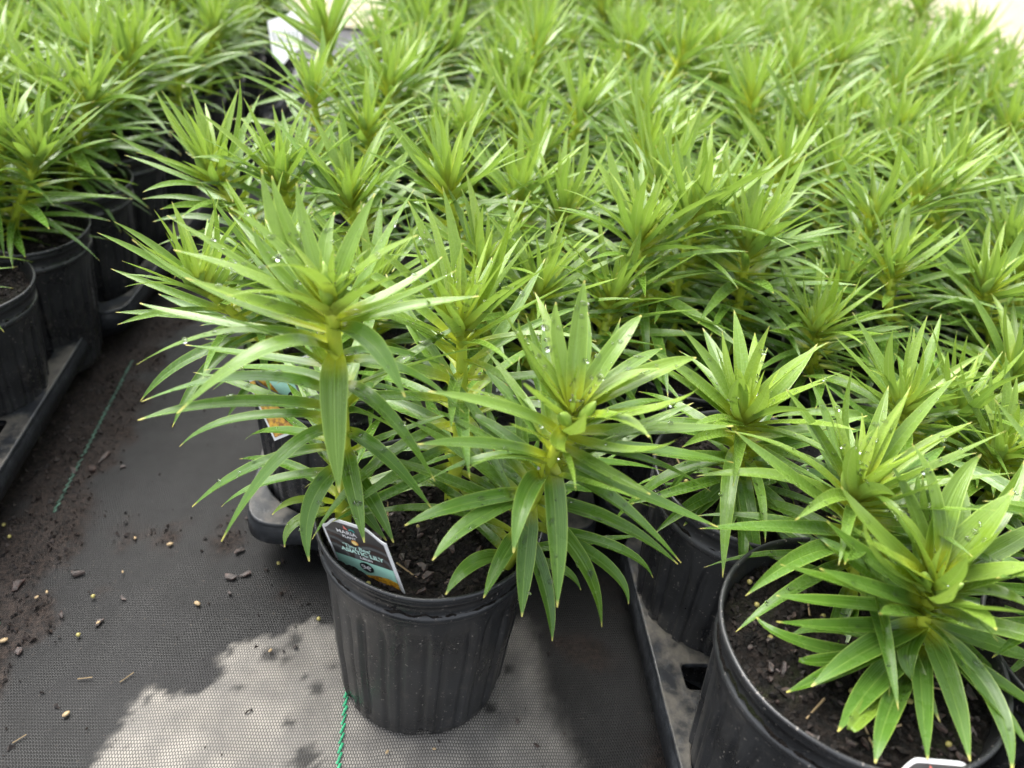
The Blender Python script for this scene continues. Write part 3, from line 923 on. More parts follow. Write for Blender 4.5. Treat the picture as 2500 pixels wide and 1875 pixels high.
sE = stem_obj(pE, PE, 0.0056)
sE['label'] = 'low stem with broad leaves and a tight cluster of green buds'
LE = [((1000, 600), (980, 660), (995, 738), -.03, 15, .08), ((1040, 600), (1085, 750), (1135, 935), -.06, 17, .10), ((1015, 640), (1015, 770), (1030, 935), -.055, 15, .06),
 ((1055, 610), (1160, 750), (1285, 905), -.04, 17, .08), ((1010, 600), (880, 660), (742, 750), -.035, 18, .08), ((1000, 640), (900, 740), (808, 862), -.045, 18, .06),
 ((980, 690), (935, 810), (900, 940), -.05, 15, .05), ((1000, 600), (840, 605), (655, 590), -.01, 14, .08), ((1000, 610), (830, 700), (680, 765), -.02, 14, .05),
 ((1000, 560), (830, 500), (665, 448), 0.0, 15, .12), ((1000, 565), (800, 545), (655, 525), 0.01, 13, .08), ((1005, 550), (900, 510), (762, 458), -.01, 14, .10),
 ((1000, 530), (890, 440), (780, 340), .02, 17, .12), ((1010, 500), (900, 370), (815, 255), .02, 16, .40), ((1020, 480), (940, 430), (878, 390), -.03, 17, .60),
 ((1015, 510), (920, 450), (872, 345), -.02, 15, .55), ((1030, 470), (990, 370), (920, 295), .02, 20, .50), ((1050, 450), (1040, 290), (990, 148), .05, 17, .35),
 ((1060, 450), (1080, 300), (1163, 175), .05, 17, .35), ((1065, 460), (1150, 370), (1243, 268), .02, 22, .45), ((1070, 480), (1150, 430), (1220, 352), -.01, 16, .55),
 ((1080, 500), (1180, 470), (1300, 450), -.02, 17, .45), ((1085, 530), (1180, 520), (1290, 560), -.03, 18, .40), ((1070, 545), (1130, 560), (1200, 610), -.05, 16, .40),
 ((1060, 560), (1160, 590), (1310, 650), -.02, 17, .12), ((1060, 590), (1170, 640), (1320, 690), .0, 16, .10), ((1020, 575), (960, 565), (912, 570), -.05, 12, .12),
 ((1040, 520), (1060, 545), (1110, 490), -.05, 13, .70), ((960, 660), (790, 690), (712, 680), .01, 14, .05), ((965, 700), (870, 820), (845, 858), -.02, 12, .40),
 ((1040, 450), (960, 330), (895, 280), .05, 10, .30), ((1070, 470), (1200, 330), (1270, 190), .06, 16, .30), ((1070, 480), (1230, 400), (1330, 330), .04, 16, .30),
 ((985, 690), (740, 650), (605, 578), .03, 13, .06), ((980, 680), (820, 610), (690, 625), .03, 13, .05), ((1050, 450), (1000, 330), (940, 200), .05, 12, .35), ((1060, 450), (1110, 320), (1075, 210), .06, 14, .30),
 ((1060, 600), (1180, 760), (1240, 960), -.03, 15, .06), ((1060, 620), (1230, 760), (1320, 820), .0, 15, .06)]
for i, (a, m, t, dy, wd, yo) in enumerate(LE):
    px_leaf(sE, orgE, PE, cpx(a), cpx(m), cpx(t), dy, wd * 1.08, yo, 500 + i, minz=.205)
rE = random.Random(29)
for i in range(16):
    az = i * GA + 2.2; leaf_obj(sE, on_curve(PE, .60 + .02 * i), az, 26 + 2.4 * i, rE.uniform(-10, 35), .085 * rE.uniform(.85, 1.1), 1.55, .10 + .025 * i, rE)
for i in range(7):
    az = i * GA + 1; leaf_obj(sE, on_curve(PE, .95 + .007 * i), az, 55 + 4 * i, rE.uniform(-30, 30), .040 - .003 * i, 1.25, .85, rE)
for i in range(4):
    a = 2 * pi * i / 4 - 1.2
    obj('flower_bud', BUDS[(0, 2, 1, 0)[i]], sE, PE[-1] + Vector((cos(a) * .004, sin(a) * .004, -.004)), (0, .5, a), (1.1, 1.1, 1.05))
stems(pE, [((2085, 1195), .375, .30, .35)], .192, .92, 55, 66, 1.0, 1.25)
pD = new_pot(0.268, 0.462, 0.0805, 0.184, TZ, 'black pot with a single short fresh-green lily next to the tray end by the aisle', hero=True, seed=3, bits=(50, 5), rz=.6)
stems(pD, [((1812, 1010), .455, .25, .445)], .184, .84, 60, 66, .9, 1.36)
sD = [c_ for c_ in pD.children if c_.name.startswith('stem')][0]
PD = stem_curve(Vector((.25, .445, .184 + TZ - .025)) - pD.location, atY(1812, 1010, .455) - pD.location, 10, 0.0)
for i, (a, m, t, dy, wd, yo) in enumerate([((560, 195), (556, 280), (540, 357), -.05, 14, .12), ((555, 215), (490, 285), (425, 352), -.03, 14, .06), ((550, 250), (518, 335), (480, 440), -.04, 14, .05),
     ((570, 250), (578, 330), (575, 428), -.045, 13, .06), ((548, 190), (450, 210), (380, 290), .0, 13, .06), ((570, 200), (650, 230), (700, 300), -.01, 13, .06)]):
    px_leaf(sD, pD.location.copy(), PD, cpx(a), cpx(m), cpx(t), dy, wd, yo, 560 + i)
pE2 = new_pot(0.449, 0.292, 0.082, 0.188, TZ, 'lily pot right beside the big rimmed pot, on the side away from the aisle', seed=4)
rnd_stems(pE2, .08, .188, 2, 1.0, 71, .07, .10)
pD2 = new_pot(0.434, 0.458, 0.0805, 0.184, TZ, 'lily pot with several crowns just behind the low broad-leaved lily', seed=5)
stems(pD2, [((2200, 985), .49, .41, .48), ((2440, 1110), .45, .46, .45), ((2330, 1010), .50, .45, .49)], .184, .80, 80, 56, 1.0, 1.15)
P1 = new_pot(-0.062, 0.612, 0.0800, 0.182, TZ, 'lily pot at the tray corner behind the lone pot, leaning over the aisle', seed=6, bits=(14, 2))
stems(P1, [((475, 690), .575, -.10, .60), ((640, 640), .61, -.07, .62), ((900, 700), .61, -.03, .60)], .182, .84, 90, 60)
P2 = new_pot(0.104, 0.612, 0.0800, 0.182, TZ, 'lily pot directly behind the lone pot with a pale young crown', seed=7)
stems(P2, [((1320, 700), .61, .105, .60), ((1180, 640), .63, .06, .61), ((1500, 720), .62, .15, .59)], .182, .88, 95, 56)
P3 = new_pot(-0.066, 0.775, 0.0800, 0.182, TZ, 'tall lily pot second along the aisle edge, its crowns above the leaning one', seed=8)
stems(P3, [((680, 425), .74, -.10, .75), ((505, 410), .76, -.125, .755), ((850, 470), .72, -.04, .72)], .182, .90, 100, 66)
P4 = new_pot(0.100, 0.775, 0.0800, 0.182, TZ, 'lily pot with one high crown on a pale neck, two behind the lone pot', seed=9)
stems(P4, [((1090, 440), .70, .05, .715), ((1265, 470), .76, .11, .76), ((1380, 520), .74, .14, .74)], .182, .90, 105, 66)
P5 = new_pot(0.266, 0.632, 0.0805, 0.184, TZ, 'lily pot with a wide tall crown behind the short fresh-green lily', seed=10)
stems(P5, [((1700, 510), .685, .25, .655), ((1560, 560), .66, .22, .63), ((1830, 590), .66, .31, .66)], .184, .95, 110, 66)
P6 = new_pot(0.432, 0.628, 0.0805, 0.184, TZ, 'lily pot with a small bright rosette beside a taller crown', seed=11)
stems(P6, [((1990, 800), .60, .37, .615), ((2180, 640), .66, .46, .64), ((2060, 690), .68, .42, .68)], .184, .82, 115, 60)
P7 = new_pot(0.598, 0.625, 0.0805, 0.184, TZ, 'lily pot third in from the aisle, in line with the bright small rosette', seed=12)
stems(P7, [((2470, 920), .545, .56, .59), ((2400, 700), .64, .58, .64), ((2480, 640), .70, .62, .66)], .184, .84, 120, 60)
P8 = new_pot(0.599, 0.462, 0.0805, 0.184, TZ, 'lily pot third in from the aisle, in line with the short fresh-green lily', seed=13)
rnd_stems(P8, .08, .184, 2, .95, 77, .07, .11)

# ---- the rest of the big block
def far_pot(x, y, R, H, z0, label, group, rnd, size=1.0, n=None, leaves=True):
    t = new_pot(x, y, R, H, z0, label, group)
    n = n or rnd.choice((4, 4, 4, 5)); a0 = rnd.uniform(0, 6.28)
    for i in range(n):
        a = a0 + 2 * pi * i / n + rnd.uniform(-.4, .4); q = R * rnd.uniform(.3, .66)
        sm, fm = rnd.choice(FOL)
        k = size * rnd.uniform(.82, 1.14)
        st = obj('stem', sm, t, (q * cos(a), q * sin(a), H - .024), (rnd.uniform(-.2, .2), rnd.uniform(-.2, .2), rnd.uniform(0, 6.28)), (k, k, k))
        f = obj('leaves', fm, st); f['kind'] = 'stuff'
    return t
def drift(Y): return 0.085 * max(0.0, Y - 0.72)
ORD = ['third', 'fourth', 'fifth', 'sixth', 'seventh', 'eighth', 'ninth', 'tenth', 'eleventh', 'twelfth']
fr = random.Random(77)
for ci, X in enumerate([-0.065, 0.10]):
    for j in range(8):
        Y = 0.938 + 0.163 * j
        x, y = X + drift(Y) + fr.uniform(-.006, .006), Y + fr.uniform(-.006, .006)
        if ci == 0:
            lb = 'potted lily on the aisle edge of the big block, %s row back' % ORD[j]; gp = None
        else:
            lb = 'potted lily in the big block, second column from the aisle, %s row back' % ORD[j]; gp = None
        if j == 0:
            t = new_pot(x, y, .08, .182, TZ, lb, gp); rnd_stems(t, .08, .182, 4, .86, 140 + ci, .09, .145)
        else:
            far_pot(x, y, .08, .182, TZ, lb, gp, fr)
for i in range(7):
    for j in range(9):
        Y = 0.795 + 0.163 * j; X = 0.266 + 0.166 * i + drift(Y)
        d = Vector((X, Y, 0.30)) - CAM; zz = d.dot(fw)
        qx, qy = IW / 2 + FPX * d.dot(r2) / zz, IH / 2 - FPX * d.dot(u2) / zz
        if qx > 2260 and qy < 0.5 * (qx - 2370) + 60: continue        # the block ends here, pale ground beyond
        x, y = X + fr.uniform(-.006, .006), Y + fr.uniform(-.006, .006)
        lb = 'potted lily in the big block, %s column from the aisle, %s row back' % (ORD[i], ORD[j]); gp = 'lilies inside the big block'
        if j == 0 and i < 4:
            t = new_pot(x, y, .0805, .184, TZ, lb, gp); rnd_stems(t, .08, .184, 4, .86, 150 + i, .09, .145)
        else:
            far_pot(x, y, .0805, .184, TZ, lb, gp, fr)
for i in range(4, 7):
    far_pot(0.266 + 0.166 * i, 0.632, .0805, .184, TZ, 'potted lily in the big block, %s column from the aisle, second row back' % ORD[i], 'lilies inside the big block', fr)

# ---- the block across the aisle (slightly smaller pots)
RL, HL = 0.070, 0.165
rowsL = [0.593, 0.717, 0.841, 0.975, 1.099, 1.223, 1.357, 1.481, 1.605, 1.739, 1.863]
LABL = ['first pot along the aisle edge of the block across the aisle', 'second pot along the aisle edge of the block across the aisle',
        'third pot along the aisle edge across the aisle, last in its tray', 'fourth pot along the aisle edge across the aisle, first in its tray']
lf = random.Random(31)
for j, Y in enumerate(rowsL):
    for i in range(4):
        X = -0.428 - 0.128 * i + drift(Y)
        if i == 0:
            lb = LABL[j] if j < 4 else 'potted lily on the edge row across the aisle, %s along' % ORD[j - 2]; gp = None
        else:
            lb = 'potted lily across the aisle, %s column from the aisle edge, %s row along' % (('second', 'third', 'fourth')[i - 1], (['first', 'second'] + ORD)[j]); gp = 'lilies inside the block across the aisle'
        x, y = X + lf.uniform(-.004, .004), Y + lf.uniform(-.004, .004)
        if i == 0 and j == 2:
            t = new_pot(x, y, RL, HL, TZ, lb, gp, seed=21, bits=(14, 3))
            stems(t, [((100, 375), Y, x - .01, y), ((20, 330), Y + .02, x - .04, y + .02)], HL, .95, 200, 60)
        elif i == 0 and j == 3:
            t = new_pot(x, y, RL, HL, TZ, lb, gp); stems(t, [((225, 235), Y, x - .005, y), ((120, 230), Y + .02, x - .04, y + .02)], HL, .98, 203, 62)
        elif i == 0 and j == 4:
            t = new_pot(x, y, RL, HL, TZ, lb, gp); stems(t, [((328, 130), Y, x - .01, y), ((230, 120), Y + .02, x - .04, y + .02)], HL, 1.0, 206, 62)
        elif i == 0 and j in (5, 6):
            t = new_pot(x, y, RL, HL, TZ, lb, gp); rnd_stems(t, RL, HL, 3, .92, 230 + j, .09, .14)
        elif i == 0 and j < 2:
            t = new_pot(x, y, RL, HL, TZ, lb, gp, bits=(12, 3)); rnd_stems(t, RL * .8, HL, 1, .80, 210 + j, .06, .08)
        elif i == 1 and j in (1, 2, 3):
            t = new_pot(x, y, RL, HL, TZ, lb, gp); rnd_stems(t, RL, HL, 3, .95, 220 + j, .09, .13)
        else:
            far_pot(x, y, RL, HL, TZ, lb, gp, lf, 0.92)

# ------------------------------------------------------------------ trays
def rounded(pts, r, n=6):
    out = []; m = len(pts)
    for i in range(m):
        p, a, b = Vector(pts[i]), Vector(pts[i - 1]), Vector(pts[(i + 1) % m])
        d1, d2 = (a - p).normalized(), (b - p).normalized()
        for k in range(n + 1):
            t = k / n
            q1, q2 = p + d1 * r, p + d2 * r
            out.append(q1 * (1 - t) ** 2 + p * 2 * t * (1 - t) + q2 * t * t)
    return out
def tray_meshes(nx_, ny_, px_, py_, rp, mar):
    W, D = px_ * (nx_ - 1), py_ * (ny_ - 1)
    x0, x1, y0, y1 = -mar, W + mar, -mar, D + mar
    cu = bpy.data.curves.new('tray_outline', 'CURVE'); cu.dimensions = '2D'; cu.fill_mode = 'BOTH'
    def spl(pts):
        sp = cu.splines.new('POLY'); sp.points.add(len(pts) - 1); sp.use_cyclic_u = True
        for q, p in zip(sp.points, pts): q.co = (p[0], p[1], 0, 1)
    outer = rounded([(x0, y0), (x1, y0), (x1, y1), (x0, y1)], 0.030, 8)
    spl(outer)
    for i in range(nx_):
        for j in range(ny_):
            cx, cy = i * px_, j * py_
            spl([(cx + rp * cos(2 * pi * k / 40), cy + rp * sin(2 * pi * k / 40)) for k in range(40)])
    hs_ = 0.0130
    for j in range(ny_ - 1):
        cy = (j + .5) * py_
        for cx in (x0 + 0.031, x1 - 0.033):
            spl(rounded([(cx - hs_, cy - hs_), (cx + hs_ + .002, cy - hs_), (cx + hs_ + .002, cy + hs_), (cx - hs_, cy + hs_)], .006, 3))
    for i in range(nx_ - 1):
        cx = (i + .5) * px_
        for cy in (y0 + 0.036, y1 - 0.036):
            spl(rounded([(cx - hs_, cy - hs_), (cx + hs_, cy - hs_), (cx + hs_, cy + hs_), (cx - hs_, cy + hs_)], .006, 3))
    cu.extrude = 0.0012; cu.bevel_depth = 0.0018; cu.bevel_resolution = 2
    tmp = bpy.data.objects.new('tmp', cu); COL.objects.link(tmp)
    dg = bpy.context.evaluated_depsgraph_get()
    deck = bpy.data.meshes.new_from_object(tmp.evaluated_get(dg))
    bpy.data.objects.remove(tmp)
    deck.name = 'deck'; deck.materials.clear(); deck.materials.append(M_TRAY)
    # down-turned skirt
    V, F = [], []
    n = len(outer)
    cen = Vector(((x0 + x1) / 2, (y0 + y1) / 2))
    for off, z in ((0.0012, 0.0), (0.0030, -0.006), (0.0036, -0.020), (0.0016, -0.0205), (0.0, -0.002)):
        for i, p in enumerate(outer):
            t = (outer[(i + 1) % n] - outer[i - 1]).normalized(); nn = Vector((t.y, -t.x))
            q = p + nn * off; V.append((q.x, q.y, z))
    for j in range(4):
        for k in range(n):
            a = j * n + k; b = j * n + (k + 1) % n; F.append((a, b, b + n, a + n))
    skirt = mesh('skirt', V, F, M_TRAY)
    V, F = [], []
    prof = [(rp + .0012, 0.0), (rp - .002, -.020), (rp - .006, -.046), (rp - .012, -.0515), (0.001, -.0515)]
    for r, z in prof:
        for k in range(32):
            th = 2 * pi * k / 32; rr = r * (1 - 0.05 * (abs(sin(th * 2)) ** 8)); V.append((rr * cos(th), rr * sin(th), z))
    for j in range(len(prof) - 1):
        for k in range(32):
            a = j * 32 + k; b = j * 32 + (k + 1) % 32; F.append((a, b, b + 32, a + 32))
    pocket = mesh('pocket', V, F, M_TRAY)
    return deck, skirt, pocket
def place_tray(kit, nx_, ny_, px_, py_, x, y, label, rz=0.0, dz=0.0):
    t = empty('nursery_tray', (x, y, 0), rz)
    tag(t, label, 'tray', 'carrying trays under the pots')
    deck, skirt, pocket = kit
    zt = 0.0545 + dz
    obj('deck', deck, t, (0, 0, zt)); obj('skirt', skirt, t, (0, 0, zt))
    for i in range(nx_):
        for j in range(ny_):
            obj('pocket', pocket, t, (i * px_, j * py_, zt))
KR = tray_meshes(2, 2, .166, .163, .0705, .0755)
KL = tray_meshes(4, 3, .128, .124, .0585, .0640)
place_tray(KR, 2, 2, .166, .163, 0.2765, 0.298, 'dusty black carrying tray whose silted rim runs past the lone pot', 0.0)
place_tray(KR, 2, 2, .166, .163, -0.062, 0.612, 'black carrying tray under the pots just behind the lone pot')
place_tray(KR, 2, 2, .166, .163, -0.065 + drift(1.0), 0.940, 'black carrying tray on the big block side of the aisle, second behind the lone pot')
place_tray(KR, 2, 2, .166, .163, -0.065 + drift(1.33), 1.268, 'black carrying tray on the big block side of the aisle, third behind the lone pot')
place_tray(KR, 2, 2, .166, .163, 0.267, 0.630, 'black carrying tray behind the silted one, hidden by leaves')
for q, (yy, lb) in enumerate([(0.593, 'silt-dusted tray nearest the open aisle corner across the aisle'), (0.975, 'second tray along the aisle edge across the aisle, with a rounded corner'),
                              (1.357, 'third tray along the aisle edge across the aisle'), (1.739, 'last tray along the aisle edge across the aisle, by the white card')]):
    place_tray(KL, 4, 3, .128, .124, -0.428 - .128 * 3 + drift(yy + .124), yy, lb, -0.085 if yy > .8 else 0)

# ------------------------------------------------------------------ tags with print
def text_mesh(body, size, mat, bold=0.0):
    cu = bpy.data.curves.new('lettering', 'FONT'); cu.body = body; cu.size = size; cu.align_x = 'CENTER'; cu.offset = bold
    tmp = bpy.data.objects.new('tmp', cu); COL.objects.link(tmp)
    dg = bpy.context.evaluated_depsgraph_get()
    me = bpy.data.meshes.new_from_object(tmp.evaluated_get(dg)); bpy.data.objects.remove(tmp)
    me.materials.clear(); me.materials.append(mat); me.name = 'lettering'
    return me
def flat(name, col, rough=0.35):
    k = N(name); n = k.noise(80.0, k.coord('Object'), 2.0)
    k.set(k.b.inputs['Base Color'], k.mix(k.ramp(n, .3, .7), tuple(x * .93 for x in col), col)); k.b.inputs['Roughness'].default_value = rough
    return k.m
T_DARK = flat('tag_charcoal', (0.060, 0.058, 0.056)); T_BROWN = flat('tag_brown', (0.060, 0.042, 0.036)); T_GREY = flat('tag_grey', (0.115, 0.118, 0.115))
T_MINT = flat('tag_mint', (0.36, 0.66, 0.53)); T_PALE = flat('tag_pale_mint', (0.55, 0.80, 0.70)); T_TXT = flat('tag_white_print', (0.82, 0.82, 0.82))
T_ORG = flat('tag_orange', (0.85, 0.42, 0.10)); T_YEL = flat('tag_yellow', (0.90, 0.72, 0.28)); T_RED = flat('tag_coral', (0.75, 0.20, 0.15)); T_TEAL = flat('tag_teal', (0.04, 0.36, 0.33))
T_BLK = flat('tag_black', (0.008, 0.010, 0.010))
def flower_mat():
    k = N('tag_flower_photo'); n = k.noise(260.0, k.coord('Object'), 4.0)
    k.set(k.b.inputs['Base Color'], k.mix(k.ramp(n, .35, .65), (0.30, 0.11, 0.01), (0.80, 0.45, 0.03))); k.b.inputs['Roughness'].default_value = .35
    return k.m
T_FLW = flower_mat()
def plate(pts, z, mat, name, th=0.0):
    """flat outline (list of xy) as a face at height z, with thickness th below it"""
    n = len(pts)
    V = [(p[0], p[1], z) for p in pts]; F = [tuple(range(n))]
    if th:
        V += [(p[0], p[1], z - th) for p in pts]
        F.append(tuple(range(2 * n - 1, n - 1, -1)))
        F += [(i, n + i, n + (i + 1) % n, (i + 1) % n)[::-1] for i in range(n)]
    return mesh(name, V, F, mat, smooth=False)
def disc(cx, cy, r, n=24, ry=None): return [(cx + r * cos(2 * pi * k / n), cy + (ry or r) * sin(2 * pi * k / n)) for k in range(n)]
def band(cx, cy, r0, r1, a0, a1, n=18):
    o = [(cx + r1 * cos(a0 + (a1 - a0) * i / n), cy + r1 * sin(a0 + (a1 - a0) * i / n)) for i in range(n + 1)]
    return o + [(cx + r0 * cos(a1 + (a0 - a1) * i / n), cy + r0 * sin(a1 + (a0 - a1) * i / n)) for i in range(n + 1)]
def clip(pts, x0, x1, y0, y1):
    def cut(P, f, inter):
        o = []
        for i in range(len(P)):
            a, b = P[i - 1], P[i]
            if f(b):
                if not f(a): o.append(inter(a, b))
                o.append(b)
            elif f(a): o.append(inter(a, b))
        return o
    def ix(v): return lambda a, b: (v, a[1] + (b[1] - a[1]) * (v - a[0]) / (b[0] - a[0]))
    def iy(v): return lambda a, b: (a[0] + (b[0] - a[0]) * (v - a[1]) / (b[1] - a[1]), v)
    for f, it in ((lambda p: p[0] >= x0, ix(x0)), (lambda p: p[0] <= x1, ix(x1)), (lambda p: p[1] >= y0, iy(y0)), (lambda p: p[1] <= y1, iy(y1))):
        if pts: pts = cut(pts, f, it)
    return pts
TWD, THT = 0.054, 0.100     # card: x across, y up, origin at its bottom middle
def wave_top(x):            # shoulders low, middle high
    u = abs(x) / (TWD / 2)
    return THT - 0.0095 * sstep(u, 0.42, 0.98)
def make_tag(M, label, y0=0.0):
    t = empty('plant_tag', (0, 0, 0)); t.matrix_world = M
    tag(t, label, 'plant tag')
    h = TWD / 2
    xs = [h - TWD * i / 24 for i in range(25)]
    card = [(-h * .35, y0 - .03), (h * .35, y0 - .03), (h, y0)] + [(x, wave_top(x)) for x in xs] + [(-h, y0)]
    if y0: card = card[2:]
    yb = max(.002, (y0 - .020) / .8 + .002)
    obj('card', plate(card, 0, M_WHITE, 'card', .0007), t)
    m = .0024; hi = h - m
    xs = [hi - 2 * hi * i / 24 for i in range(25)]
    obj('printed_panel', plate([(-hi, .0500), (hi, .0500)] + [(x, wave_top(x) - m) for x in xs], .0002, T_DARK, 'printed_panel'), t)
    obj('mint_band', plate([(-hi, yb), (hi, yb), (hi, .0560), (-hi, .0560)], .0003, T_MINT, 'mint_band'), t)
    obj('flower_picture', plate([(-hi, yb), (hi, yb), (hi, .041), (hi * .7, .043), (hi * .35, .042), (0, .039), (-hi * .35, .037), (-hi * .7, .034), (-hi, .031)], .0005, T_FLW, 'flower_picture'), t)
    # swirl pattern: grey and brown arcs
    V, F = [], []
    Vb, Fb = [], []
    def add(VV, FF, pts, z):
        # split a band into quads so concave outlines fill cleanly
        n = len(pts) // 2
        for i in range(n - 1):
            q = clip([pts[i], pts[i + 1], pts[2 * n - 2 - i], pts[2 * n - 1 - i]], -hi, hi, .0565, .086)
            if len(q) >= 3:
                b = len(VV); VV += [(x, y, z) for x, y in q]; FF.append(tuple(range(b, b + len(q))))
    for k in range(5):
        r = .0050 + .0044 * k
        add(V if k % 2 else Vb, F if k % 2 else Fb, band(.0145, .0565, r, r + .0030, 0, pi, 20), .0004)
        add(V if k % 2 == 0 else Vb, F if k % 2 == 0 else Fb, band(-.022, .0565, r + .004, r + .0070, 0, pi, 20), .0003)
    obj('pattern', mesh('pattern', V, F, T_GREY, smooth=False), t); obj('pattern', mesh('pattern', Vb, Fb, T_BROWN, smooth=False), t)
    def word(body, size, x, y, mat, bold=0.0):
        obj('lettering', text_mesh(body, size, mat, bold), t, (x, y, .0008))
    word('MARIA', .0058, -.0050, .0860, T_TXT, .0001)
    word('PLANT', .0038, -.0040, .0815, T_TXT, .0001)
    word("'Tiny Bee'", .0060, -.001, .0695, T_PALE, .00012)
    word('ASIATIC LILY', .0062, .002, .0640, T_PALE, .00025)
    word('Lilium', .0044, .004, .0592, T_TXT, .0001)
    obj('sun_mark', plate(disc(-.001, .0775, .0028), .0006, T_ORG, 'sun_mark'), t); obj('sun_mark', plate(disc(-.001, .0775, .0021), .0009, T_YEL, 'sun_mark'), t)
    obj('logo', plate([(-.0062, .0920), (-.0055, .0962), (-.0025, .0912)], .0006, T_RED, 'logo'), t); obj('logo', plate(band(.0003, .0912, .0012, .0026, -.2, pi, 14), .0006, T_TEAL, 'logo'), t)
    obj('scissors_mark', plate(disc(.001, .0490, .0058), .0006, T_BLK, 'scissors_mark'), t)
    V, F = [], []
    for a in (.55, 2.45):
        d = Vector((cos(a), sin(a))); n_ = Vector((-d.y, d.x)); b = len(V)
        for s_, tt in ((-1, -.0038), (1, -.0038), (1, .0018), (-1, .0018)):
            q = Vector((.001, .0490)) + d * tt + n_ * (.0006 * s_); V.append((q.x, q.y, .0009))
        F.append((b, b + 1, b + 2, b + 3))
        b = len(V); ring = band(.001 + d.x * .0030, .0490 + d.y * .0030, .0008, .0016, 0, 2 * pi, 12); nn = len(ring) // 2
        V += [(x, y, .0009) for x, y in ring]
        for i in range(nn - 1): F.append((b + i, b + i + 1, b + 2 * nn - 2 - i, b + 2 * nn - 1 - i))
    obj('scissors_mark', mesh('scissors_mark', V, F, T_TXT, smooth=False), t)
    for o in t.children:
        if o.name.split('.')[0] not in ('card', 'printed_panel'):
            o.scale.y = .80; o.location.y = .020 + .80 * o.location.y
    return t
def tag_frame(right, upv, origin):
    r = right.normalized(); n = r.cross(upv).normalized(); u = n.cross(r)
    return Matrix(((r.x, u.x, n.x, origin.x), (r.y, u.y, n.y, origin.y), (r.z, u.z, n.z, origin.z), (0, 0, 0, 1)))
# front tag: its right top and right bottom corners and its left top corner
br = atz(985, 1458, .160); tr_ = atY(940, 1328, br.y); tl = atY(786, 1279, br.y + .029)
rt = (tl - tr_) * -1; upv = (tr_ - br)
mid_top = (tl + tr_) * .5
fr_ = tag_frame(rt, upv, Vector((0, 0, 0)))
u_ax = Vector((fr_[0][1], fr_[1][1], fr_[2][1]))
make_tag(tag_frame(rt, upv, mid_top - u_ax * (THT - .0095)), 'printed white-edged plant tag stuck in the lone front pot')
# tag of the pot behind on the left, showing its yellow picture
c1 = atY(650, 965, .545)
u1 = Vector((.86, .10, .42)).normalized()
make_tag(tag_frame(Vector((.42, -.45, -.75)), u1, atz(636, 1003, .172) - u1 * .030), 'plant tag with yellow flower picture in the corner pot behind the lone pot', .030)
c2 = atY(1275, 950, .545)
make_tag(tag_frame(Vector((1, .1, .05)), Vector((0, .35, 1)), c2 - Vector((0, .02, .092))), 'dark plant tag glimpsed between leaves directly behind the lone pot')
c3 = atz(2260, 1850, .200)
make_tag(tag_frame(Vector((1, -.12, .02)), Vector((.05, .75, .65)), c3 - Vector((0, .076, .066))), 'dark white-edged plant tag at the front rim of the big low lily pot')
# big white card on the far edge across the aisle
cw = atY(692, 80, 1.40)
tw_ = empty('price_card', (0, 0, 0)); tw_.matrix_world = tag_frame(Vector((.90, .30, 0)), Vector((.05, .75, 1)), cw) @ Matrix.Scale(.72, 4)
tag(tw_, 'blank-looking white card hanging on the far pots across the aisle', 'card')
obj('card', plate([(-.030, -.050), (-.010, -.068), (.012, -.045), (.038, -.030), (.040, .060), (.015, .040), (-.030, .025)], 0, M_WHITE, 'card', .001), tw_)
V, F = [], []
for i in range(7):
    b = len(V); x = -.022 + i * .0085
    V += [(x, -.030 + .004 * (i % 3), .0008), (x + .003, -.030 + .004 * (i % 3), .0008), (x + .001, .004, .0008), (x - .002, .004, .0008)]; F.append((b, b + 1, b + 2, b + 3))
obj('print_marks', mesh('print_marks', V, F, flat('faded_print', (.22, .25, .22)), smooth=False), tw_)

# ------------------------------------------------------------------ small things lying on the fabric
dr = random.Random(8)
CH = [(255, 1115, 2.0), (225, 1145, 1.9), (300, 1140, 1.4), (190, 1400, 1.7), (40, 1430, 1.8), (585, 1345, 1.3), (560, 1410, 1.5), (600, 1400, 1.2), (560, 1448, 1.2), (1310, 1820, 1.2), (180, 1150, 1.2), (170, 1190, 1.0),
      (300, 1460, .8), (150, 1500, 1.4), (240, 1520, 1.2), (690, 1330, 1.3), (720, 1320, 1.2), (45, 1590, 1.5), (640, 1290, 1.1), (610, 1265, 1.0), (250, 870, 1.3), (390, 1010, 1.1), (690, 1370, 1.0), (1265, 1760, .7)]
for (x, y, k) in CH:
    p = atz(x, y, 0.0)
    o = obj('bark_chip', dr.choice(CHIPS), None, (p.x, p.y, .0003 * k), (dr.uniform(-.12, .12), dr.uniform(-.12, .12), dr.uniform(0, 6.28)), (k * .72, k * .72 * dr.uniform(.8, 1.3), k * .45))
    tag(o, 'reddish brown bark chip lying loose on the dark ground fabric', 'bark chip', 'bark chips on the fabric')
for (x, y) in [(10, 1283), (24, 1312), (228, 1458), (192, 1552), (680, 1377), (778, 1513)]:
    p = atz(x, y, 0.0); o = obj('fertilizer_bead', BEAD, None, (p.x, p.y, .0014), (0, 0, 0), (.95, .95, .9))
    tag(o, 'tiny round yellow fertilizer bead lying on the ground fabric', 'bead', 'fertilizer beads on the fabric')
SEED = ball('seed_husk', .003, M_STRAW, 8, 5, .4)
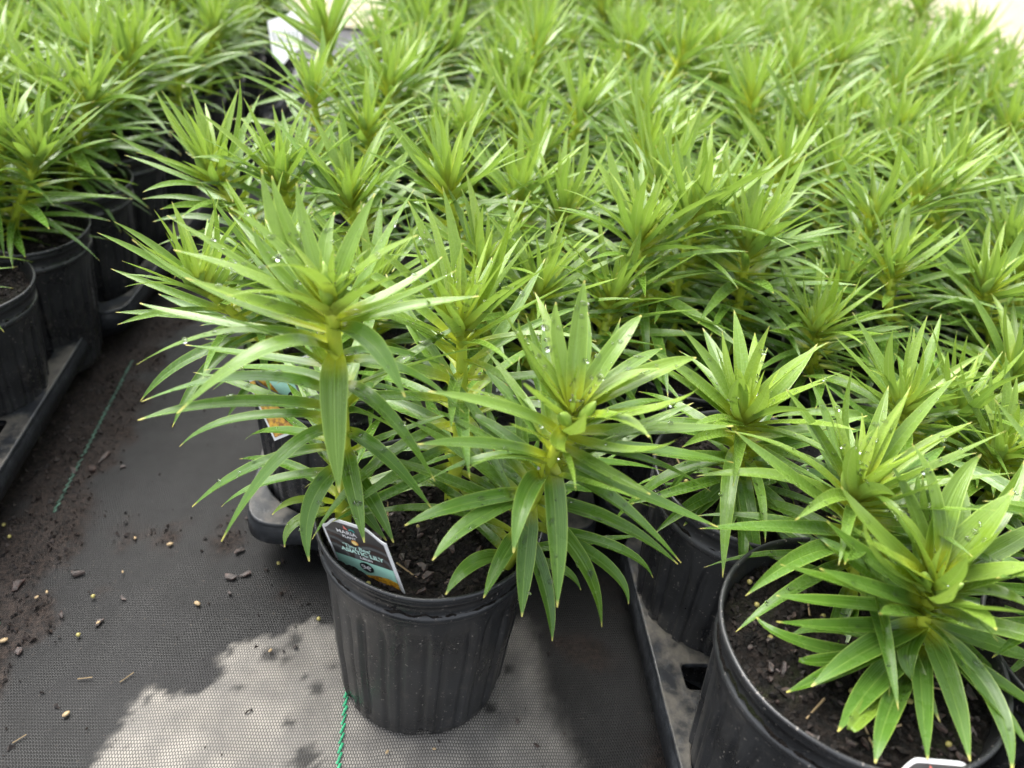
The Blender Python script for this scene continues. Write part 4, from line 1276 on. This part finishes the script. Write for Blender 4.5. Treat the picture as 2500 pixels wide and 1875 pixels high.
for (x, y, k, a) in [(415, 1330, 1.5, .4), (482, 1475, 1.6, 2.6), (162, 1745, 1.5, .9), (10, 1565, 1.6, .5), (90, 1460, 1.0, 1), (115, 1447, .9, 2), (240, 1522, 1.0, 1), (300, 1398, .8, 2), (660, 1590, 1.0, 1), (1060, 1830, .8, 0), (945, 1838, .9, 1), (330, 1315, .9, 2)]:
    p = atz(x, y, 0.0); o = obj('seed_husk', SEED, None, (p.x, p.y, .0012), (0, 0, a), (.72 * k, .42 * k, k * .7))
    tag(o, 'small pale seed husk lying on the ground fabric', 'seed husk', 'seed husks on the fabric')
for (x, y, k, a) in [(208, 1657, 1.0, .1), (310, 1655, 1.1, .8), (48, 1805, .9, .7), (1045, 1640, .9, 1.9)]:
    p = atz(x, y, 0.0); o = obj('straw_bit', STRAW, None, (p.x, p.y, .0006), (0, 0, a), (.6 * k, .8, .6))
    tag(o, 'short pale straw splinter lying on the ground fabric', 'straw', 'straw splinters on the fabric')
# crumbs of soil and bark: nobody could count them
V, F = [], []
def crumb(p, r):
    b = len(V)
    vs_ = [Vector((dr.uniform(-1, 1), dr.uniform(-1, 1), dr.uniform(-.2, .2))).normalized() * r * dr.uniform(.6, 1.2) for _ in range(4)]
    top = Vector((dr.uniform(-.3, .3) * r, dr.uniform(-.3, .3) * r, r * .8))
    ang = sorted(vs_, key=lambda q: atan2(q.y, q.x))
    for q in ang: V.append((p.x + q.x, p.y + q.y, -.0006))
    V.append((p.x + top.x, p.y + top.y, top.z))
    for i in range(4): F.append((b + i, b + (i + 1) % 4, b + 4))
cnt = 0
while cnt < 3600:
    x, y = dr.uniform(-.40, .14), dr.uniform(.12, .98)
    dn = dirt_at(Vector((x, y))) * .9 + .02
    if dr.random() < dn:
        crumb(Vector((x, y)), dr.choice((.0006, .0008, .0011, .0011, .0014, .002, .003)) * dr.uniform(.8, 1.2)); cnt += 1
cr_ = obj('soil_crumbs', mesh('soil_crumbs', V, F, simple('soil_crumb', (0.038, 0.025, 0.019), .7, .8, 300, col2=(0.006, 0.0045, 0.004)), smooth=False))
tag(cr_, 'scattered dark soil and bark crumbs on the ground fabric', 'soil', kind='stuff')

# ------------------------------------------------------------------ water drops on the front stems
bpy.context.view_layer.update()
DROP = [(0, 0, 1)] + [(cos(2 * pi * k / 8) * .8, sin(2 * pi * k / 8) * .8, .62) for k in range(8)] + [(cos(2 * pi * k / 8), sin(2 * pi * k / 8), 0.0) for k in range(8)]
DF = [(0, 1 + k, 1 + (k + 1) % 8) for k in range(8)] + [(1 + k, 9 + k, 9 + (k + 1) % 8, 1 + (k + 1) % 8) for k in range(8)] + [tuple(range(16, 8, -1))]
def drops(thing, stems_, per, seed):
    r = random.Random(seed); V, F = [], []
    inv = thing.matrix_world.inverted()
    for st in stems_:
        for lf_ in st.children:
            if not lf_.name.startswith('leaf'): continue
            me = lf_.data; mw = inv @ lf_.matrix_world; rot = mw.to_3x3()
            for _ in range(r.choice((0, per, per, per * 2))):
                f = me.polygons[int(len(me.polygons) * r.uniform(.05, .80))]
                vs4 = [me.vertices[i].co for i in f.vertices]
                a, b_ = r.random(), r.random()
                p = mw @ (vs4[0].lerp(vs4[1], a).lerp(vs4[3].lerp(vs4[2], a), b_))
                n = (rot @ f.normal).normalized()
                if n.z < 0: n = -n
                q = n.to_track_quat('Z', 'Y')
                rr = r.choice((.0005, .0007, .0009, .0012, .0019)) * r.uniform(.8, 1.2)
                el = r.uniform(1, 2.2); base = len(V)
                for d in DROP: V.append(p + q @ Vector((d[0] * rr * el, d[1] * rr, d[2] * rr * .42 - rr * .05)))
                F.extend(tuple(base + i for i in ff) for ff in DF)
    o = obj('water_drops', mesh('water_drops', V, F, M_WATER), thing); o['kind'] = 'stuff'
drops(F0, [sA, sB, sC], 7, 3)
drops(pD, [c_ for c_ in pD.children if c_.name.startswith('stem')], 4, 4)
drops(pE, [c_ for c_ in pE.children if c_.name.startswith('stem')], 4, 5)
